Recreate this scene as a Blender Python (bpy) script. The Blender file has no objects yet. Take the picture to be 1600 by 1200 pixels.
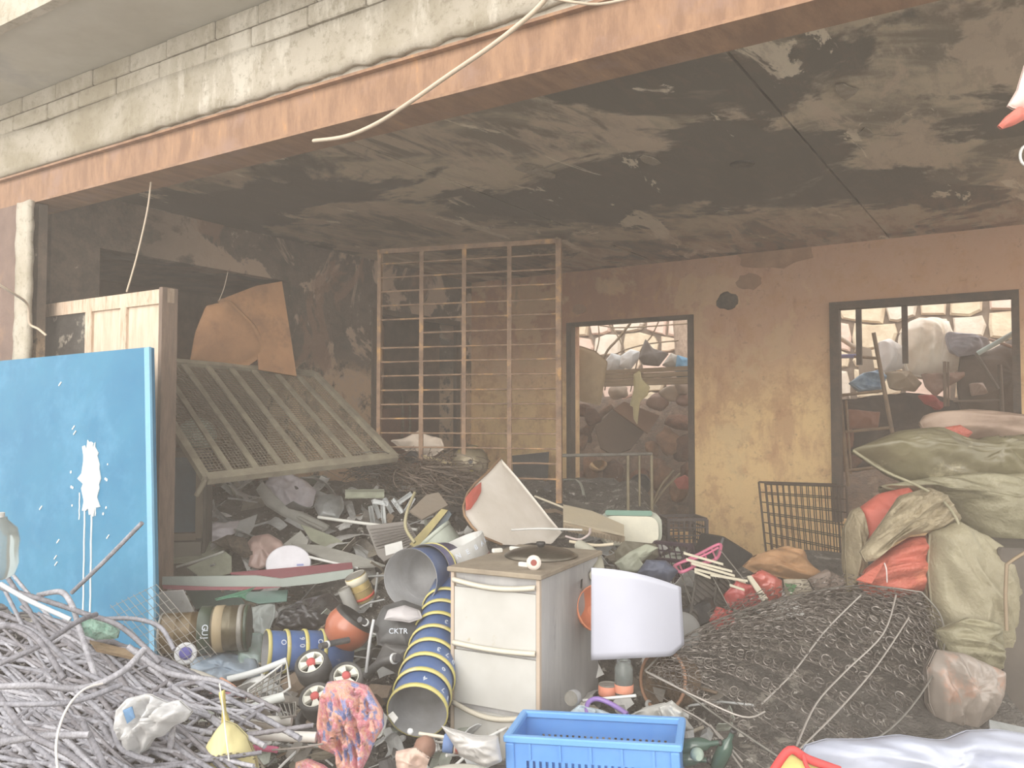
import bpy, math, random
from mathutils import Vector, Matrix, Euler, noise
V = Vector
random.seed(7)
scene = bpy.context.scene
COL = scene.collection

# ------------------------------------------------------------------ camera, sky, light, exposure
FPX = 1300.0                      # focal length in pixels of the 1600 x 1200 frame
EYE = V((0, 0, 1.6))
YAW = math.atan2(832, 1300)       # the view turns this far from +Y towards -X
PITCH = math.atan2(50, 1300)
CR = V((math.cos(YAW), math.sin(YAW), 0))
CH = V((-math.sin(YAW), math.cos(YAW), 0))      # horizontal forward
CF = CH * math.cos(PITCH) + V((0, 0, 1)) * math.sin(PITCH)
CU = CR.cross(CF)
cam_d = bpy.data.cameras.new('camera')
cam_d.sensor_width = 36.0
cam_d.lens = 36.0 * FPX / 1600.0
cam_d.clip_end = 200
cam = bpy.data.objects.new('camera', cam_d)
COL.objects.link(cam)
cam.matrix_world = Matrix.Translation(EYE) @ Matrix((CR, CU, -CF)).transposed().to_4x4()
scene.camera = cam

world = bpy.data.worlds.new('overcast_sky')
scene.world = world
world.use_nodes = True
wn = world.node_tree.nodes; wl = world.node_tree.links
bg = wn['Background']
tc = wn.new('ShaderNodeTexCoord'); sep = wn.new('ShaderNodeSeparateXYZ')
rmp = wn.new('ShaderNodeValToRGB')
wl.new(tc.outputs['Generated'], sep.inputs[0]); wl.new(sep.outputs['Z'], rmp.inputs[0])
rmp.color_ramp.elements[0].color = (0.88, 0.86, 0.82, 1); rmp.color_ramp.elements[0].position = 0.0
rmp.color_ramp.elements[1].color = (1.0, 0.99, 0.97, 1); rmp.color_ramp.elements[1].position = 0.8
wl.new(rmp.outputs[0], bg.inputs[0])
bg.inputs[1].default_value = 1.0

sun_d = bpy.data.lights.new('hazy_sun', 'SUN')
sun_d.energy = 1.1; sun_d.angle = math.radians(45); sun_d.color = (1.0, 0.93, 0.84)
sun = bpy.data.objects.new('hazy_sun', sun_d); COL.objects.link(sun)
sun.rotation_euler = (math.radians(72), 0, math.radians(12))

scene.view_settings.view_transform = 'Standard'
scene.view_settings.look = 'None'
scene.view_settings.gamma = 1.0
scene.view_settings.use_curve_mapping = False
scene.view_settings.exposure = 1.45
scene.cycles.use_denoising = True
scene.cycles.max_bounces = 8
scene.cycles.diffuse_bounces = 5
scene.cycles.transparent_max_bounces = 12
scene.cycles.volume_bounces = 0

# ------------------------------------------------------------------ measuring helpers
def ray(px, py):
    return CR * (px - 800) / FPX + CU * (600 - py) / FPX + CF
def P(px, py, d):                 # point seen at the pixel, d metres ahead (horizontally)
    r = ray(px, py)
    return EYE + r * (d / r.dot(CH))
def onY(px, py, Y):
    r = ray(px, py); return EYE + r * (Y / r.y)
def onX(px, py, X):
    r = ray(px, py); return EYE + r * (X / r.x)
def onZ(px, py, Z):
    r = ray(px, py); return EYE + r * ((Z - EYE.z) / r.z)
def latd(p):
    return p.x * CR.x + p.y * CR.y, p.x * CH.x + p.y * CH.y
def sstep(a, b, x):
    t = max(0, min(1, (x - a) / (b - a))); return t * t * (3 - 2 * t)
def H(lat, d):                    # height of the heap
    z = 0.30 + 0.25 * (d - 3)
    if d < 3: z = 0.30 + 0.10 * (d - 3)
    z *= 1 - 0.72 * sstep(0.9, 1.5, lat) * sstep(5.0, 5.8, d)
    z *= 1 - 0.25 * sstep(6.3, 7.2, d)
    return max(z, 0.02)
def D(py, px=800):                # how far ahead the heap is met at that pixel
    lo, hi = 1.2, 7.5
    for k in range(30):
        m = (lo + hi) / 2
        lat = (px - 800) / FPX * m
        z = 1.6 - (py - 650) / FPX * m
        if z > H(lat, m): lo = m
        else: hi = m
    return lo
def F(px, py, d, yaw=0, pitch=0, roll=0, sc=1.0):
    """frame standing at a pixel: x right, y away, z up, then turned (degrees)"""
    base = Matrix((CR, CH, V((0, 0, 1)))).transposed().to_4x4()
    e = Euler((math.radians(pitch), math.radians(roll), math.radians(yaw)), 'XYZ').to_matrix().to_4x4()
    return Matrix.Translation(P(px, py, d)) @ base @ e @ Matrix.Scale(sc, 4)
def axisframe(o, zdir, up=None):
    z = zdir.normalized()
    up = up or (V((0, 0, 1)) if abs(z.z) < 0.95 else V((1, 0, 0)))
    x = up.cross(z).normalized(); y = z.cross(x)
    m = Matrix((x, y, z)).transposed().to_4x4(); m.translation = o
    return m
def nz(p, s=1.0, k=0.0):
    return noise.noise(V((p[0] * s + k, p[1] * s - k * 1.7, p[2] * s + k * 0.6)))

# ------------------------------------------------------------------ mesh builder
class MB:
    def __init__(self):
        self.v = []; self.f = []; self.s = []
    def add(self, vs, fs, smooth=False):
        o = len(self.v); self.v += [V(p) for p in vs]
        self.f += [tuple(i + o for i in f) for f in fs]; self.s += [smooth] * len(fs)
        return self
    def box(self, m, sx, sy, sz, bev=0.0):
        a, b, c = sx / 2, sy / 2, sz / 2
        if bev <= 0:
            vs = [m @ V((x, y, z)) for x in (-a, a) for y in (-b, b) for z in (-c, c)]
            return self.add(vs, [(0, 1, 3, 2), (4, 6, 7, 5), (0, 4, 5, 1), (2, 3, 7, 6), (0, 2, 6, 4), (1, 5, 7, 3)])
        e = bev; vs = []
        rings = [(-c, a - e, b - e), (-c + e, a, b), (c - e, a, b), (c, a - e, b - e)]
        for z, x, y in rings:
            k = min(e, x, y)
            for X, Y in ((x, y - k), (x - k, y), (-x + k, y), (-x, y - k), (-x, -y + k), (-x + k, -y), (x - k, -y), (x, -y + k)):
                vs.append(m @ V((X, Y, z)))
        fs = [tuple(range(7, -1, -1)), tuple(range(24, 32))]
        for r in range(3):
            for i in range(8):
                j = (i + 1) % 8; fs.append((r * 8 + i, r * 8 + j, r * 8 + 8 + j, r * 8 + 8 + i))
        return self.add(vs, fs)
    def span(self, x0, x1, y0, y1, z0, z1):
        m = Matrix.Translation(((x0 + x1) / 2, (y0 + y1) / 2, (z0 + z1) / 2))
        return self.box(m, abs(x1 - x0), abs(y1 - y0), abs(z1 - z0))
    def lathe(self, m, prof, n=24, cap0=True, cap1=True, wob=0.0, seed=0, smooth=True):
        vs = []; fs = []
        for k, (r, z) in enumerate(prof):
            for i in range(n):
                a = 2 * math.pi * i / n
                w = 1 + wob * noise.noise(V((math.cos(a) * 1.3 + seed, math.sin(a) * 1.3, z * 4)))
                vs.append(m @ V((r * w * math.cos(a), r * w * math.sin(a), z)))
        for k in range(len(prof) - 1):
            for i in range(n):
                j = (i + 1) % n
                fs.append((k * n + i, k * n + j, k * n + n + j, k * n + n + i))
        self.add(vs, fs, smooth)
        if cap0: self.add(vs[:n], [tuple(range(n - 1, -1, -1))])
        if cap1: self.add(vs[-n:], [tuple(range(n))])
        return self
    def tube(self, pts, r, n=6, closed=False, ridges=0):
        pts = [V(p) for p in pts]; N = len(pts)
        if N < 2: return self
        vs = []; fs = []; prev = None
        for i, p in enumerate(pts):
            if closed: t = pts[(i + 1) % N] - pts[i - 1]
            else: t = pts[min(i + 1, N - 1)] - pts[max(i - 1, 0)]
            if t.length < 1e-9: t = V((0, 0, 1))
            t.normalize()
            if prev is None:
                a = V((0, 0, 1)) if abs(t.z) < 0.9 else V((1, 0, 0))
                prev = t.cross(a).normalized()
            u = (prev - t * prev.dot(t))
            if u.length < 1e-6: u = t.orthogonal()
            u.normalize(); prev = u; w = t.cross(u)
            rr = r[i] if isinstance(r, (list, tuple)) else r
            if ridges and i % 2: rr *= ridges
            for k in range(n):
                a = 2 * math.pi * k / n
                vs.append(p + (u * math.cos(a) + w * math.sin(a)) * rr)
        M = N if closed else N - 1
        for i in range(M):
            for k in range(n):
                a = i * n; b = ((i + 1) % N) * n; l = (k + 1) % n
                fs.append((a + k, a + l, b + l, b + k))
        self.add(vs, fs, n > 4)
        if not closed:
            self.add(vs[:n], [tuple(range(n - 1, -1, -1))]); self.add(vs[-n:], [tuple(range(n))])
        return self
    def prism(self, pts, t, nrm=None):
        """flat outline with a thickness"""
        pts = [V(p) for p in pts]; n = len(pts)
        if nrm is None:
            nrm = V((0, 0, 0))
            for i in range(n):
                a = pts[i]; b = pts[(i + 1) % n]
                nrm += (a - pts[0]).cross(b - pts[0])
            nrm.normalize()
        o = nrm * t / 2
        vs = [p + o for p in pts] + [p - o for p in pts]
        fs = [tuple(range(n)), tuple(range(2 * n - 1, n - 1, -1))]
        for i in range(n):
            j = (i + 1) % n; fs.append((i, n + i, n + j, j))
        return self.add(vs, fs)
    def grid(self, fn, nu, nv, t=0.0, smooth=True):
        """sheet from fn(u, v) with real thickness"""
        g = [[V(fn(i / nu, j / nv)) for i in range(nu + 1)] for j in range(nv + 1)]
        def nrm(i, j):
            a = g[j][min(i + 1, nu)] - g[j][max(i - 1, 0)]
            b = g[min(j + 1, nv)][i] - g[max(j - 1, 0)][i]
            c = a.cross(b)
            return c.normalized() if c.length > 1e-12 else V((0, 0, 1))
        W = nu + 1
        top = [g[j][i] for j in range(nv + 1) for i in range(nu + 1)]
        if t <= 0:
            return self.add(top, [(j * W + i, j * W + i + 1, j * W + W + i + 1, j * W + W + i) for j in range(nv) for i in range(nu)], smooth)
        bot = [g[j][i] - nrm(i, j) * t for j in range(nv + 1) for i in range(nu + 1)]
        K = len(top); fs = []
        for j in range(nv):
            for i in range(nu):
                a = j * W + i
                fs.append((a, a + 1, a + W + 1, a + W)); fs.append((K + a, K + a + W, K + a + W + 1, K + a + 1))
        for i in range(nu):
            fs.append((i, K + i, K + i + 1, i + 1)); a = nv * W + i; fs.append((a, a + 1, K + a + 1, K + a))
        for j in range(nv):
            a = j * W; fs.append((a, a + W, K + a + W, K + a)); a = j * W + nu; fs.append((a, K + a, K + a + W, a + W))
        return self.add(top + bot, fs, smooth)
    def blob(self, m, rx, ry, rz, wr=0.06, seed=0, n=28, p=2.5, fold=3.0, dirn=(1, 1, 0.35), big=0.12):
        """filled soft sack: rounded box with folds"""
        vs = []; fs = []; nr = n
        for j in range(nr + 1):
            th = math.pi * j / nr
            for i in range(2 * n):
                ph = math.pi * i / n
                d = V((math.sin(th) * math.cos(ph), math.sin(th) * math.sin(ph), math.cos(th)))
                k = (abs(d.x) ** p + abs(d.y) ** p + abs(d.z) ** p) ** (-1 / p)
                q = V((d.x * dirn[0], d.y * dirn[1], d.z * dirn[2])) * fold
                a = noise.noise(q + V((seed * 3.1, seed, 0)))
                b = noise.noise(q * 2.3 + V((0, seed * 2.3, seed)))
                c = noise.noise(d * 1.1 + V((seed, 5, 1)))
                w = 1 + big * c * 1.6 + wr * ((1 - abs(a) * 3) + 0.5 * (1 - abs(b) * 3)) * 0.7
                vs.append(m @ V((d.x * k * rx * w, d.y * k * ry * w, d.z * k * rz * w)))
        for j in range(nr):
            for i in range(2 * n):
                l = (i + 1) % (2 * n)
                fs.append((j * 2 * n + i, j * 2 * n + 2 * n + i, j * 2 * n + 2 * n + l, j * 2 * n + l))
        return self.add(vs, fs, True)
    def mesh(self, name, org, mat):
        me = bpy.data.meshes.new(name)
        me.from_pydata([p - org for p in self.v], [], self.f)
        me.polygons.foreach_set('use_smooth', self.s)
        if mat: me.materials.append(mat)
        me.update()
        return me

def base_of(vs):
    n = len(vs); x = sum(p.x for p in vs) / n; y = sum(p.y for p in vs) / n
    return V((x, y, min(p.z for p in vs)))
def props(o, label=None, cat=None, group=None, kind=None):
    if label: o['label'] = label
    if cat: o['category'] = cat
    if group: o['group'] = group
    if kind: o['kind'] = kind
def one(name, mb, mat, label=None, cat=None, group=None, kind=None):
    """a thing that is one mesh"""
    b = base_of(mb.v)
    o = bpy.data.objects.new(name, mb.mesh(name, b, mat)); o.location = b
    COL.objects.link(o); props(o, label, cat, group, kind)
    return o
class Thing:
    """an Empty at the base with its parts; parts may carry sub-parts"""
    def __init__(self, name, label, cat, group=None, kind=None):
        self.name = name; self.l = (label, cat, group, kind); self.ps = []
    def part(self, name, mb, mat, parent=None, label=None, kind=None):
        self.ps.append((name, mb, mat, parent, label, kind)); return len(self.ps) - 1
    def done(self):
        vs = [v for p in self.ps for v in p[1].v]
        b = base_of(vs)
        r = bpy.data.objects.new(self.name, None); r.empty_display_size = 0.05; r.location = b
        COL.objects.link(r); props(r, *self.l)
        made = []
        for name, mb, mat, par, lab, kind in self.ps:
            o = bpy.data.objects.new(name, mb.mesh(name, b, mat)); COL.objects.link(o)
            o.parent = r if par is None else made[par]
            props(o, lab, None, None, kind); made.append(o)
        self.root = r; self.made = made
        return r

# ------------------------------------------------------------------ materials
MATS = {}
def rgb(c):                      # sRGB 0-255 to linear
    return tuple((x / 255 / 12.92) if x / 255 <= 0.04045 else ((x / 255 + 0.055) / 1.055) ** 2.4 for x in c) + (1.0,)
def mat(name, c1, c2=None, scale=6.0, rough=0.7, metal=0.0, bump=0.15, bscale=None, stretch=(1, 1, 1), c3=None, s3=2.0, t3=(0.55, 0.7), alpha=None, trans=0.0, sheen=0.0, ior=1.45, mixr=(0.35, 0.65)):
    if name in MATS: return MATS[name]
    if not name.startswith(('scrap_', 'rubble', 'hardboard', 'reddish_ply', 'side_room', 'brown_wire', 'cage', 'stone_', 'lighter', 'olive_p', 'galv', 'dark', 'sack_w', 'rock', 'yard_dirt', 'screen', 'grey_green_frame', 'pale_peel', 'pale_panel', 'brown_board', 'rusty_bars', 'kraft')):
        c1, c2, c3 = [None if c is None else tuple(x * .90 for x in c) for c in (c1, c2, c3)]  # front colours darkened so the interior ones seem better lit
    m = bpy.data.materials.new(name); m.use_nodes = True
    N = m.node_tree.nodes; L = m.node_tree.links; b = N['Principled BSDF']
    b.inputs['Roughness'].default_value = rough; b.inputs['Metallic'].default_value = metal
    t = N.new('ShaderNodeTexCoord'); mp = N.new('ShaderNodeMapping'); mp.inputs['Scale'].default_value = stretch
    geo = N.new('ShaderNodeNewGeometry')
    L.new(geo.outputs['Position'], mp.inputs[0])
    n1 = N.new('ShaderNodeTexNoise'); n1.inputs['Scale'].default_value = scale; n1.inputs['Detail'].default_value = 6; n1.inputs['Roughness'].default_value = 0.65
    L.new(mp.outputs[0], n1.inputs['Vector'])
    r = N.new('ShaderNodeValToRGB'); e = r.color_ramp.elements
    e[0].position, e[1].position = mixr
    e[0].color = rgb(c1); e[1].color = rgb(c2 or c1)
    L.new(n1.outputs['Fac'], r.inputs[0]); last = r.outputs[0]
    if c3:
        n3 = N.new('ShaderNodeTexNoise'); n3.inputs['Scale'].default_value = s3; n3.inputs['Detail'].default_value = 9; n3.inputs['Roughness'].default_value = 0.7
        L.new(mp.outputs[0], n3.inputs['Vector'])
        rr = N.new('ShaderNodeValToRGB'); rr.color_ramp.elements[0].position, rr.color_ramp.elements[1].position = t3
        rr.color_ramp.elements[0].color = (0, 0, 0, 1); rr.color_ramp.elements[1].color = (1, 1, 1, 1)
        L.new(n3.outputs['Fac'], rr.inputs[0])
        mx = N.new('ShaderNodeMix'); mx.data_type = 'RGBA'
        L.new(rr.outputs[0], mx.inputs['Factor']); L.new(last, mx.inputs['A']); mx.inputs['B'].default_value = rgb(c3)
        last = mx.outputs['Result']
    L.new(last, b.inputs['Base Color'])
    if bump > 0:
        bp = N.new('ShaderNodeBump'); bp.inputs['Strength'].default_value = bump; bp.inputs['Distance'].default_value = 0.02
        nb = N.new('ShaderNodeTexNoise'); nb.inputs['Scale'].default_value = bscale or scale * 4; nb.inputs['Detail'].default_value = 6
        L.new(mp.outputs[0], nb.inputs['Vector']); L.new(nb.outputs['Fac'], bp.inputs['Height']); L.new(bp.outputs[0], b.inputs['Normal'])
    if alpha is not None: b.inputs['Alpha'].default_value = alpha
    if trans: b.inputs['Transmission Weight'].default_value = trans; b.inputs['IOR'].default_value = ior
    if sheen: b.inputs['Sheen Weight'].default_value = sheen
    MATS[name] = m
    return m
class NT:                         # small helper for the bespoke plaster and soot materials
    def __init__(self, name, rough=0.85):
        self.m = bpy.data.materials.new(name); self.m.use_nodes = True
        self.N = self.m.node_tree.nodes; self.L = self.m.node_tree.links; self.b = self.N['Principled BSDF']
        self.b.inputs['Roughness'].default_value = rough
        self.pos = self.N.new('ShaderNodeNewGeometry').outputs['Position']
    def map(self, s=(1, 1, 1), off=(0, 0, 0), rot=(0, 0, 0)):
        mp = self.N.new('ShaderNodeMapping'); mp.inputs['Scale'].default_value = s; mp.inputs['Location'].default_value = off; mp.inputs['Rotation'].default_value = rot
        self.L.new(self.pos, mp.inputs[0]); return mp.outputs[0]
    def noise(self, vec, scale, detail=8, rough=0.6, dist=0.0):
        n = self.N.new('ShaderNodeTexNoise'); n.inputs['Scale'].default_value = scale; n.inputs['Detail'].default_value = detail
        n.inputs['Roughness'].default_value = rough; n.inputs['Distortion'].default_value = dist
        self.L.new(vec, n.inputs['Vector']); return n.outputs['Fac']
    def step(self, fac, a, b):
        r = self.N.new('ShaderNodeMapRange'); r.interpolation_type = 'SMOOTHSTEP'
        r.inputs['From Min'].default_value = a; r.inputs['From Max'].default_value = b
        self.L.new(fac, r.inputs['Value']); return r.outputs['Result']
    def math(self, op, a, b=None):
        n = self.N.new('ShaderNodeMath'); n.operation = op
        for k, x in enumerate((a, b)):
            if x is None: continue
            if isinstance(x, (int, float)): n.inputs[k].default_value = x
            else: self.L.new(x, n.inputs[k])
        return n.outputs[0]
    def mix(self, fac, A, B):
        n = self.N.new('ShaderNodeMix'); n.data_type = 'RGBA'
        if isinstance(fac, (int, float)): n.inputs['Factor'].default_value = fac
        else: self.L.new(fac, n.inputs['Factor'])
        for k, x in (('A', A), ('B', B)):
            if isinstance(x, tuple): n.inputs[k].default_value = rgb(x)
            else: self.L.new(x, n.inputs[k])
        return n.outputs['Result']
    def axis(self, k):
        s = self.N.new('ShaderNodeSeparateXYZ'); self.L.new(self.pos, s.inputs[0]); return s.outputs[k]
    def done(self, col, bumpf=None, strength=0.3, dist=0.02):
        self.L.new(col, self.b.inputs['Base Color'])
        if bumpf is not None:
            bp = self.N.new('ShaderNodeBump'); bp.inputs['Strength'].default_value = strength; bp.inputs['Distance'].default_value = dist
            self.L.new(bumpf, bp.inputs['Height']); self.L.new(bp.outputs[0], self.b.inputs['Normal'])
        return self.m

def m_ceiling():
    t = NT('sooty_concrete', 0.9)
    st = t.map((1.5, 0.42, 1)); iso = t.map((1, 1, 1), (3, 1, 0))
    f1 = t.noise(st, 2.1, 9, 0.66, 0.5); f2 = t.noise(iso, 1.3, 10, 0.62, 0.6); f3 = t.noise(st, 7.0, 8, 0.7)
    col = t.mix(t.step(f2, 0.42, 0.56), (122, 113, 100), (186, 172, 150))
    col = t.mix(t.math('MULTIPLY', t.step(f1, 0.48, 0.56), 0.8), col, (192, 174, 154))
    col = t.mix(t.step(t.noise(iso, 0.75, 9, 0.62, 0.5), 0.50, 0.545), col, (98, 92, 84))
    col = t.mix(t.math('MULTIPLY', t.step(t.noise(t.map((2.0, 0.7, 1), (9, 4, 0)), 1.3, 11, 0.66, 0.9), 0.60, 0.625), 0.85), col, (222, 210, 190))
    y = t.step(t.axis(1), 5.2, 7.2)
    col = t.mix(t.math('MULTIPLY', t.step(f3, 0.38, 0.62), t.math('MULTIPLY', y, 0.75)), col, (178, 142, 118))
    col = t.mix(t.math('MULTIPLY', t.step(f3, 0.5, 0.6), 0.3), col, (120, 104, 92))
    return t.done(col, f3, 0.35, 0.02)
def m_backwall():
    t = NT('smoked_plaster', 0.9)
    a = t.noise(t.map(), 1.6, 9, 0.65, 0.3); b = t.noise(t.map((1, 1, 1), (5, 0, 2)), 6, 9, 0.7); c = t.noise(t.map((1, 1, 0.35)), 2.4, 9, 0.7)
    h = t.math('ADD', t.axis(2), t.math('MULTIPLY', t.math('SUBTRACT', a, 0.5), 1.5))
    col = t.mix(t.step(h, 1.4, 2.5), (228, 192, 138), (196, 154, 124))
    x = t.math('ADD', t.axis(0), t.math('MULTIPLY', t.math('SUBTRACT', c, 0.5), 2.0))
    col = t.mix(t.math('MULTIPLY', t.step(h, 2.55, 2.8), t.step(b, 0.35, 0.6)), col, (198, 160, 134))
    col = t.mix(t.math('MULTIPLY', t.step(t.math('MULTIPLY', x, -1), 2.4, 3.2), t.step(h, 2.2, 2.5)), col, (166, 122, 96))
    col = t.mix(t.math('MULTIPLY', t.step(b, 0.47, 0.62), 0.6), col, (190, 144, 104))
    col = t.mix(t.math('MULTIPLY', t.step(c, 0.5, 0.64), 0.5), col, (172, 120, 92))
    col = t.mix(t.math('MULTIPLY', t.step(t.noise(t.map((1, 1, 1), (2, 0, 6)), 14, 9, 0.8), 0.56, 0.66), 0.5), col, (140, 104, 80))
    col = t.mix(t.math('MULTIPLY', t.step(c, 0.58, 0.66), t.math('MULTIPLY', t.step(t.math('MULTIPLY', x, -1), 3.6, 4.4), 0.9)), col, (96, 74, 58))
    col = t.mix(t.math('MULTIPLY', t.step(a, 0.56, 0.62), 0.35), col, (214, 186, 140))
    return t.done(col, b, 0.4, 0.02)
def m_leftwall():
    t = NT('burnt_plaster', 0.9)
    a = t.noise(t.map(), 2.0, 9, 0.62, 0.7); b = t.noise(t.map((1, 1, 1), (5, 3, 2)), 7, 10, 0.75); c = t.noise(t.map((1, 1.2, 0.8), (1, 7, 3)), 1.5, 9, 0.6, 0.5)
    col = t.mix(t.step(b, 0.35, 0.65), (74, 66, 58), (104, 90, 78))
    col = t.mix(t.math('MULTIPLY', t.step(a, 0.50, 0.55), t.step(t.axis(1), 3.0, 4.2)), col, (176, 152, 130))
    h = t.math('ADD', t.axis(2), t.math('MULTIPLY', t.math('SUBTRACT', b, 0.5), 1.2))
    col = t.mix(t.math('MULTIPLY', t.step(t.math('MULTIPLY', h, -1), -2.15, -1.9), t.step(b, 0.40, 0.52)), col, (186, 156, 124))
    col = t.mix(t.step(b, 0.63, 0.67), col, (170, 150, 128))
    col = t.mix(t.math('MULTIPLY', t.step(c, 0.56, 0.6), 0.7), col, (140, 108, 88))
    return t.done(col, b, 0.4, 0.02)
def m_facade():
    t = NT('weathered_render', 0.92)
    a = t.noise(t.map(), 1.7, 9, 0.65, 0.3); b = t.noise(t.map((1, 1, 0.3)), 5, 9, 0.72); c = t.noise(t.map(), 26, 8, 0.8)
    col = t.mix(t.step(a, 0.38, 0.6), (150, 140, 120), (178, 169, 154))
    col = t.mix(t.math('MULTIPLY', t.step(b, 0.5, 0.6), t.step(t.axis(0), -4.4, -3.2)), col, (196, 188, 174))
    col = t.mix(t.math('MULTIPLY', t.step(c, 0.5, 0.65), 0.6), col, (126, 116, 98))
    return t.done(col, c, 0.5, 0.02)
def m_rust():
    t = NT('rusty_steel', 0.8)
    a = t.noise(t.map((4, 1, 1.0)), 3.5, 10, 0.75); b = t.noise(t.map(), 4, 9, 0.65)
    col = t.mix(t.step(a, 0.38, 0.62), (126, 95, 74), (150, 116, 90))
    col = t.mix(t.math('MULTIPLY', t.step(b, 0.52, 0.66), 0.7), col, (142, 114, 100))
    col = t.mix(t.math('MULTIPLY', t.step(a, 0.6, 0.68), 0.7), col, (176, 132, 90))
    return t.done(col, b, 0.15, 0.01)
def m_cloth():
    t = NT('floral_cloth', 0.95)
    a = t.noise(t.map(), 22, 4, 0.6); b = t.noise(t.map((1, 1, 1), (4, 3, 1)), 17, 3, 0.5); c = t.noise(t.map(), 140, 3, 0.8)
    col = t.mix(t.step(a, 0.45, 0.55), (200, 126, 136), (210, 160, 138))
    col = t.mix(t.step(b, 0.55, 0.6), col, (128, 138, 182))
    col = t.mix(t.math('MULTIPLY', t.step(c, 0.5, 0.58), 0.5), col, (216, 188, 192))
    return t.done(col, c, 0.6, 0.01)

CEIL = m_ceiling(); BACK = m_backwall(); LEFT = m_leftwall(); FACADE = m_facade(); RUST = m_rust(); CLOTH = m_cloth()
def g(name, c, **k):             # plain colour with a faint dusty variation
    c2 = tuple(min(255, x * 0.84 + 22) for x in c)
    return mat(name, c, c2, **k)
STEEL = mat('dusty_steel', (126, 122, 114), (158, 154, 146), scale=9, rough=0.5, metal=0.35, bump=0.1)
DARK = mat('dark_dusty_metal', (48, 46, 44), (84, 80, 74), scale=12, rough=0.6, bump=0.2)
BLACK = mat('black_plastic', (30, 29, 30), (56, 54, 52), scale=14, rough=0.5, bump=0.1)
WHITEP = mat('white_plastic', (222, 220, 216), (200, 198, 192), scale=7, rough=0.45, bump=0.05, c3=(160, 150, 134), s3=5, t3=(0.6, 0.75))
GALV = mat('galvanised_scrap', (178, 180, 180), (146, 148, 146), scale=8, rough=0.45, metal=0.3, bump=0.2, c3=(96, 92, 84), s3=3, t3=(0.55, 0.7))
OLIVEM = mat('olive_painted_metal', (156, 158, 138), (130, 132, 114), scale=8, rough=0.6, bump=0.15)
WOOD = mat('old_wood', (150, 128, 100), (112, 92, 70), scale=5, rough=0.8, bump=0.3, stretch=(2, 2, 9))
CARD = mat('brown_board', (168, 124, 86), (136, 98, 68), scale=3, rough=0.85, bump=0.1, c3=(112, 80, 58), s3=2.5)
RUSTBAR = mat('rusty_bars', (136, 108, 84), (98, 76, 60), scale=14, rough=0.7, bump=0.3, c3=(184, 140, 84), s3=6)

# ------------------------------------------------------------------ the setting
WL = -5.05; YB = 7.1; YF = 2.5; ZC = 3.0; XR = 1.75
def struct(name, mb, m, label=None): 
    o = one(name, mb, m, label, kind='structure'); return o
def bars_parent(o, name, mb, m, label=None, kind=None):
    """add a child part to an existing object"""
    org = o.location.copy(); p = o.parent
    while p: org += p.location; p = p.parent
    c = bpy.data.objects.new(name, mb.mesh(name, org, m)); COL.objects.link(c); c.parent = o
    props(c, label, None, None, kind); return c

yard = MB(); yard.span(-14, 12, -6, YF, -0.12, 0.0); yard.span(XR, 12, YF, 13.5, -0.12, 0.0)
struct('ground', yard, mat('yard_concrete', (196, 190, 178), (170, 164, 152), scale=2, rough=0.95, bump=0.3), 'dusty concrete yard in front of the open room')
struct('floor', MB().span(-8.4, XR, YF, 13.5, -0.12, 0.0), mat('floor_dirt', (92, 82, 70), (70, 62, 54), scale=3, rough=0.95, bump=0.3), 'dirt covered floor under the scrap')

# ceiling of precast slabs
ce = struct('ceiling', MB().span(WL - 0.24, XR, 2.72, YB + 0.24, ZC + 0.03, ZC + 0.2), CEIL, 'soot blackened concrete ceiling')
xs = [WL, -2.95, -1.0, 0.6, XR]
for a, b in zip(xs, xs[1:]):
    bars_parent(ce, 'ceiling_slab', MB().span(a + 0.006, b - 0.006, 2.72, YB, ZC, ZC + 0.05), CEIL)
ros = onZ(1160, 257, ZC - 0.004)
bars_parent(ce, 'fan_hook_hole', MB().lathe(Matrix.Translation(ros), [(0.07, 0.004), (0.062, -0.006), (0.03, -0.004)], 18), DARK)
# blistered paint shells hanging off the ceiling
for k, (px, py, w) in enumerate([(1322, 140, .07), (1355, 205, .06), (830, 262, .10), (850, 268, .08), (1130, 330, .07), (1015, 248, .07)]):
    c = onZ(px, py, ZC)
    rr = random.Random(k); n = 9
    pts = [c + V((math.cos(6.283 * i / n) * w * rr.uniform(.35, .8), math.sin(6.283 * i / n) * w * rr.uniform(.6, 1.7), -0.006 - 0.010 * rr.random())) for i in range(n)]
    bars_parent(ce, 'paint_flake', MB().prism(pts, 0.003), mat('pale_flake', (168, 156, 140), (140, 128, 112), scale=30, rough=0.9))

# back wall with the two openings
w1a = onY(887, 503, YB); w1b = onY(1084, 494, YB); w2a = onY(1297, 470, YB); w2b = onY(1592, 457, YB)
W1 = (w1a.x, w1b.x, 0.55, (w1a.z + w1b.z) / 2); W2 = (w2a.x, w2b.x, 0.75, (w2a.z + w2b.z) / 2)
Y2 = YB + 0.24
wb = MB()
wb.span(WL, W1[0], YB, Y2, 0, ZC); wb.span(W1[1], W2[0], YB, Y2, 0, ZC); wb.span(W2[1], XR, YB, Y2, 0, ZC)
wb.span(W1[0], W1[1], YB, Y2, 0, W1[2]); wb.span(W1[0], W1[1], YB, Y2, W1[3], ZC)
wb.span(W2[0], W2[1], YB, Y2, 0, W2[2]); wb.span(W2[0], W2[1], YB, Y2, W2[3], ZC)
wback = struct('wall_back', wb, BACK, 'smoke stained ochre plaster wall with two openings')
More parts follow.
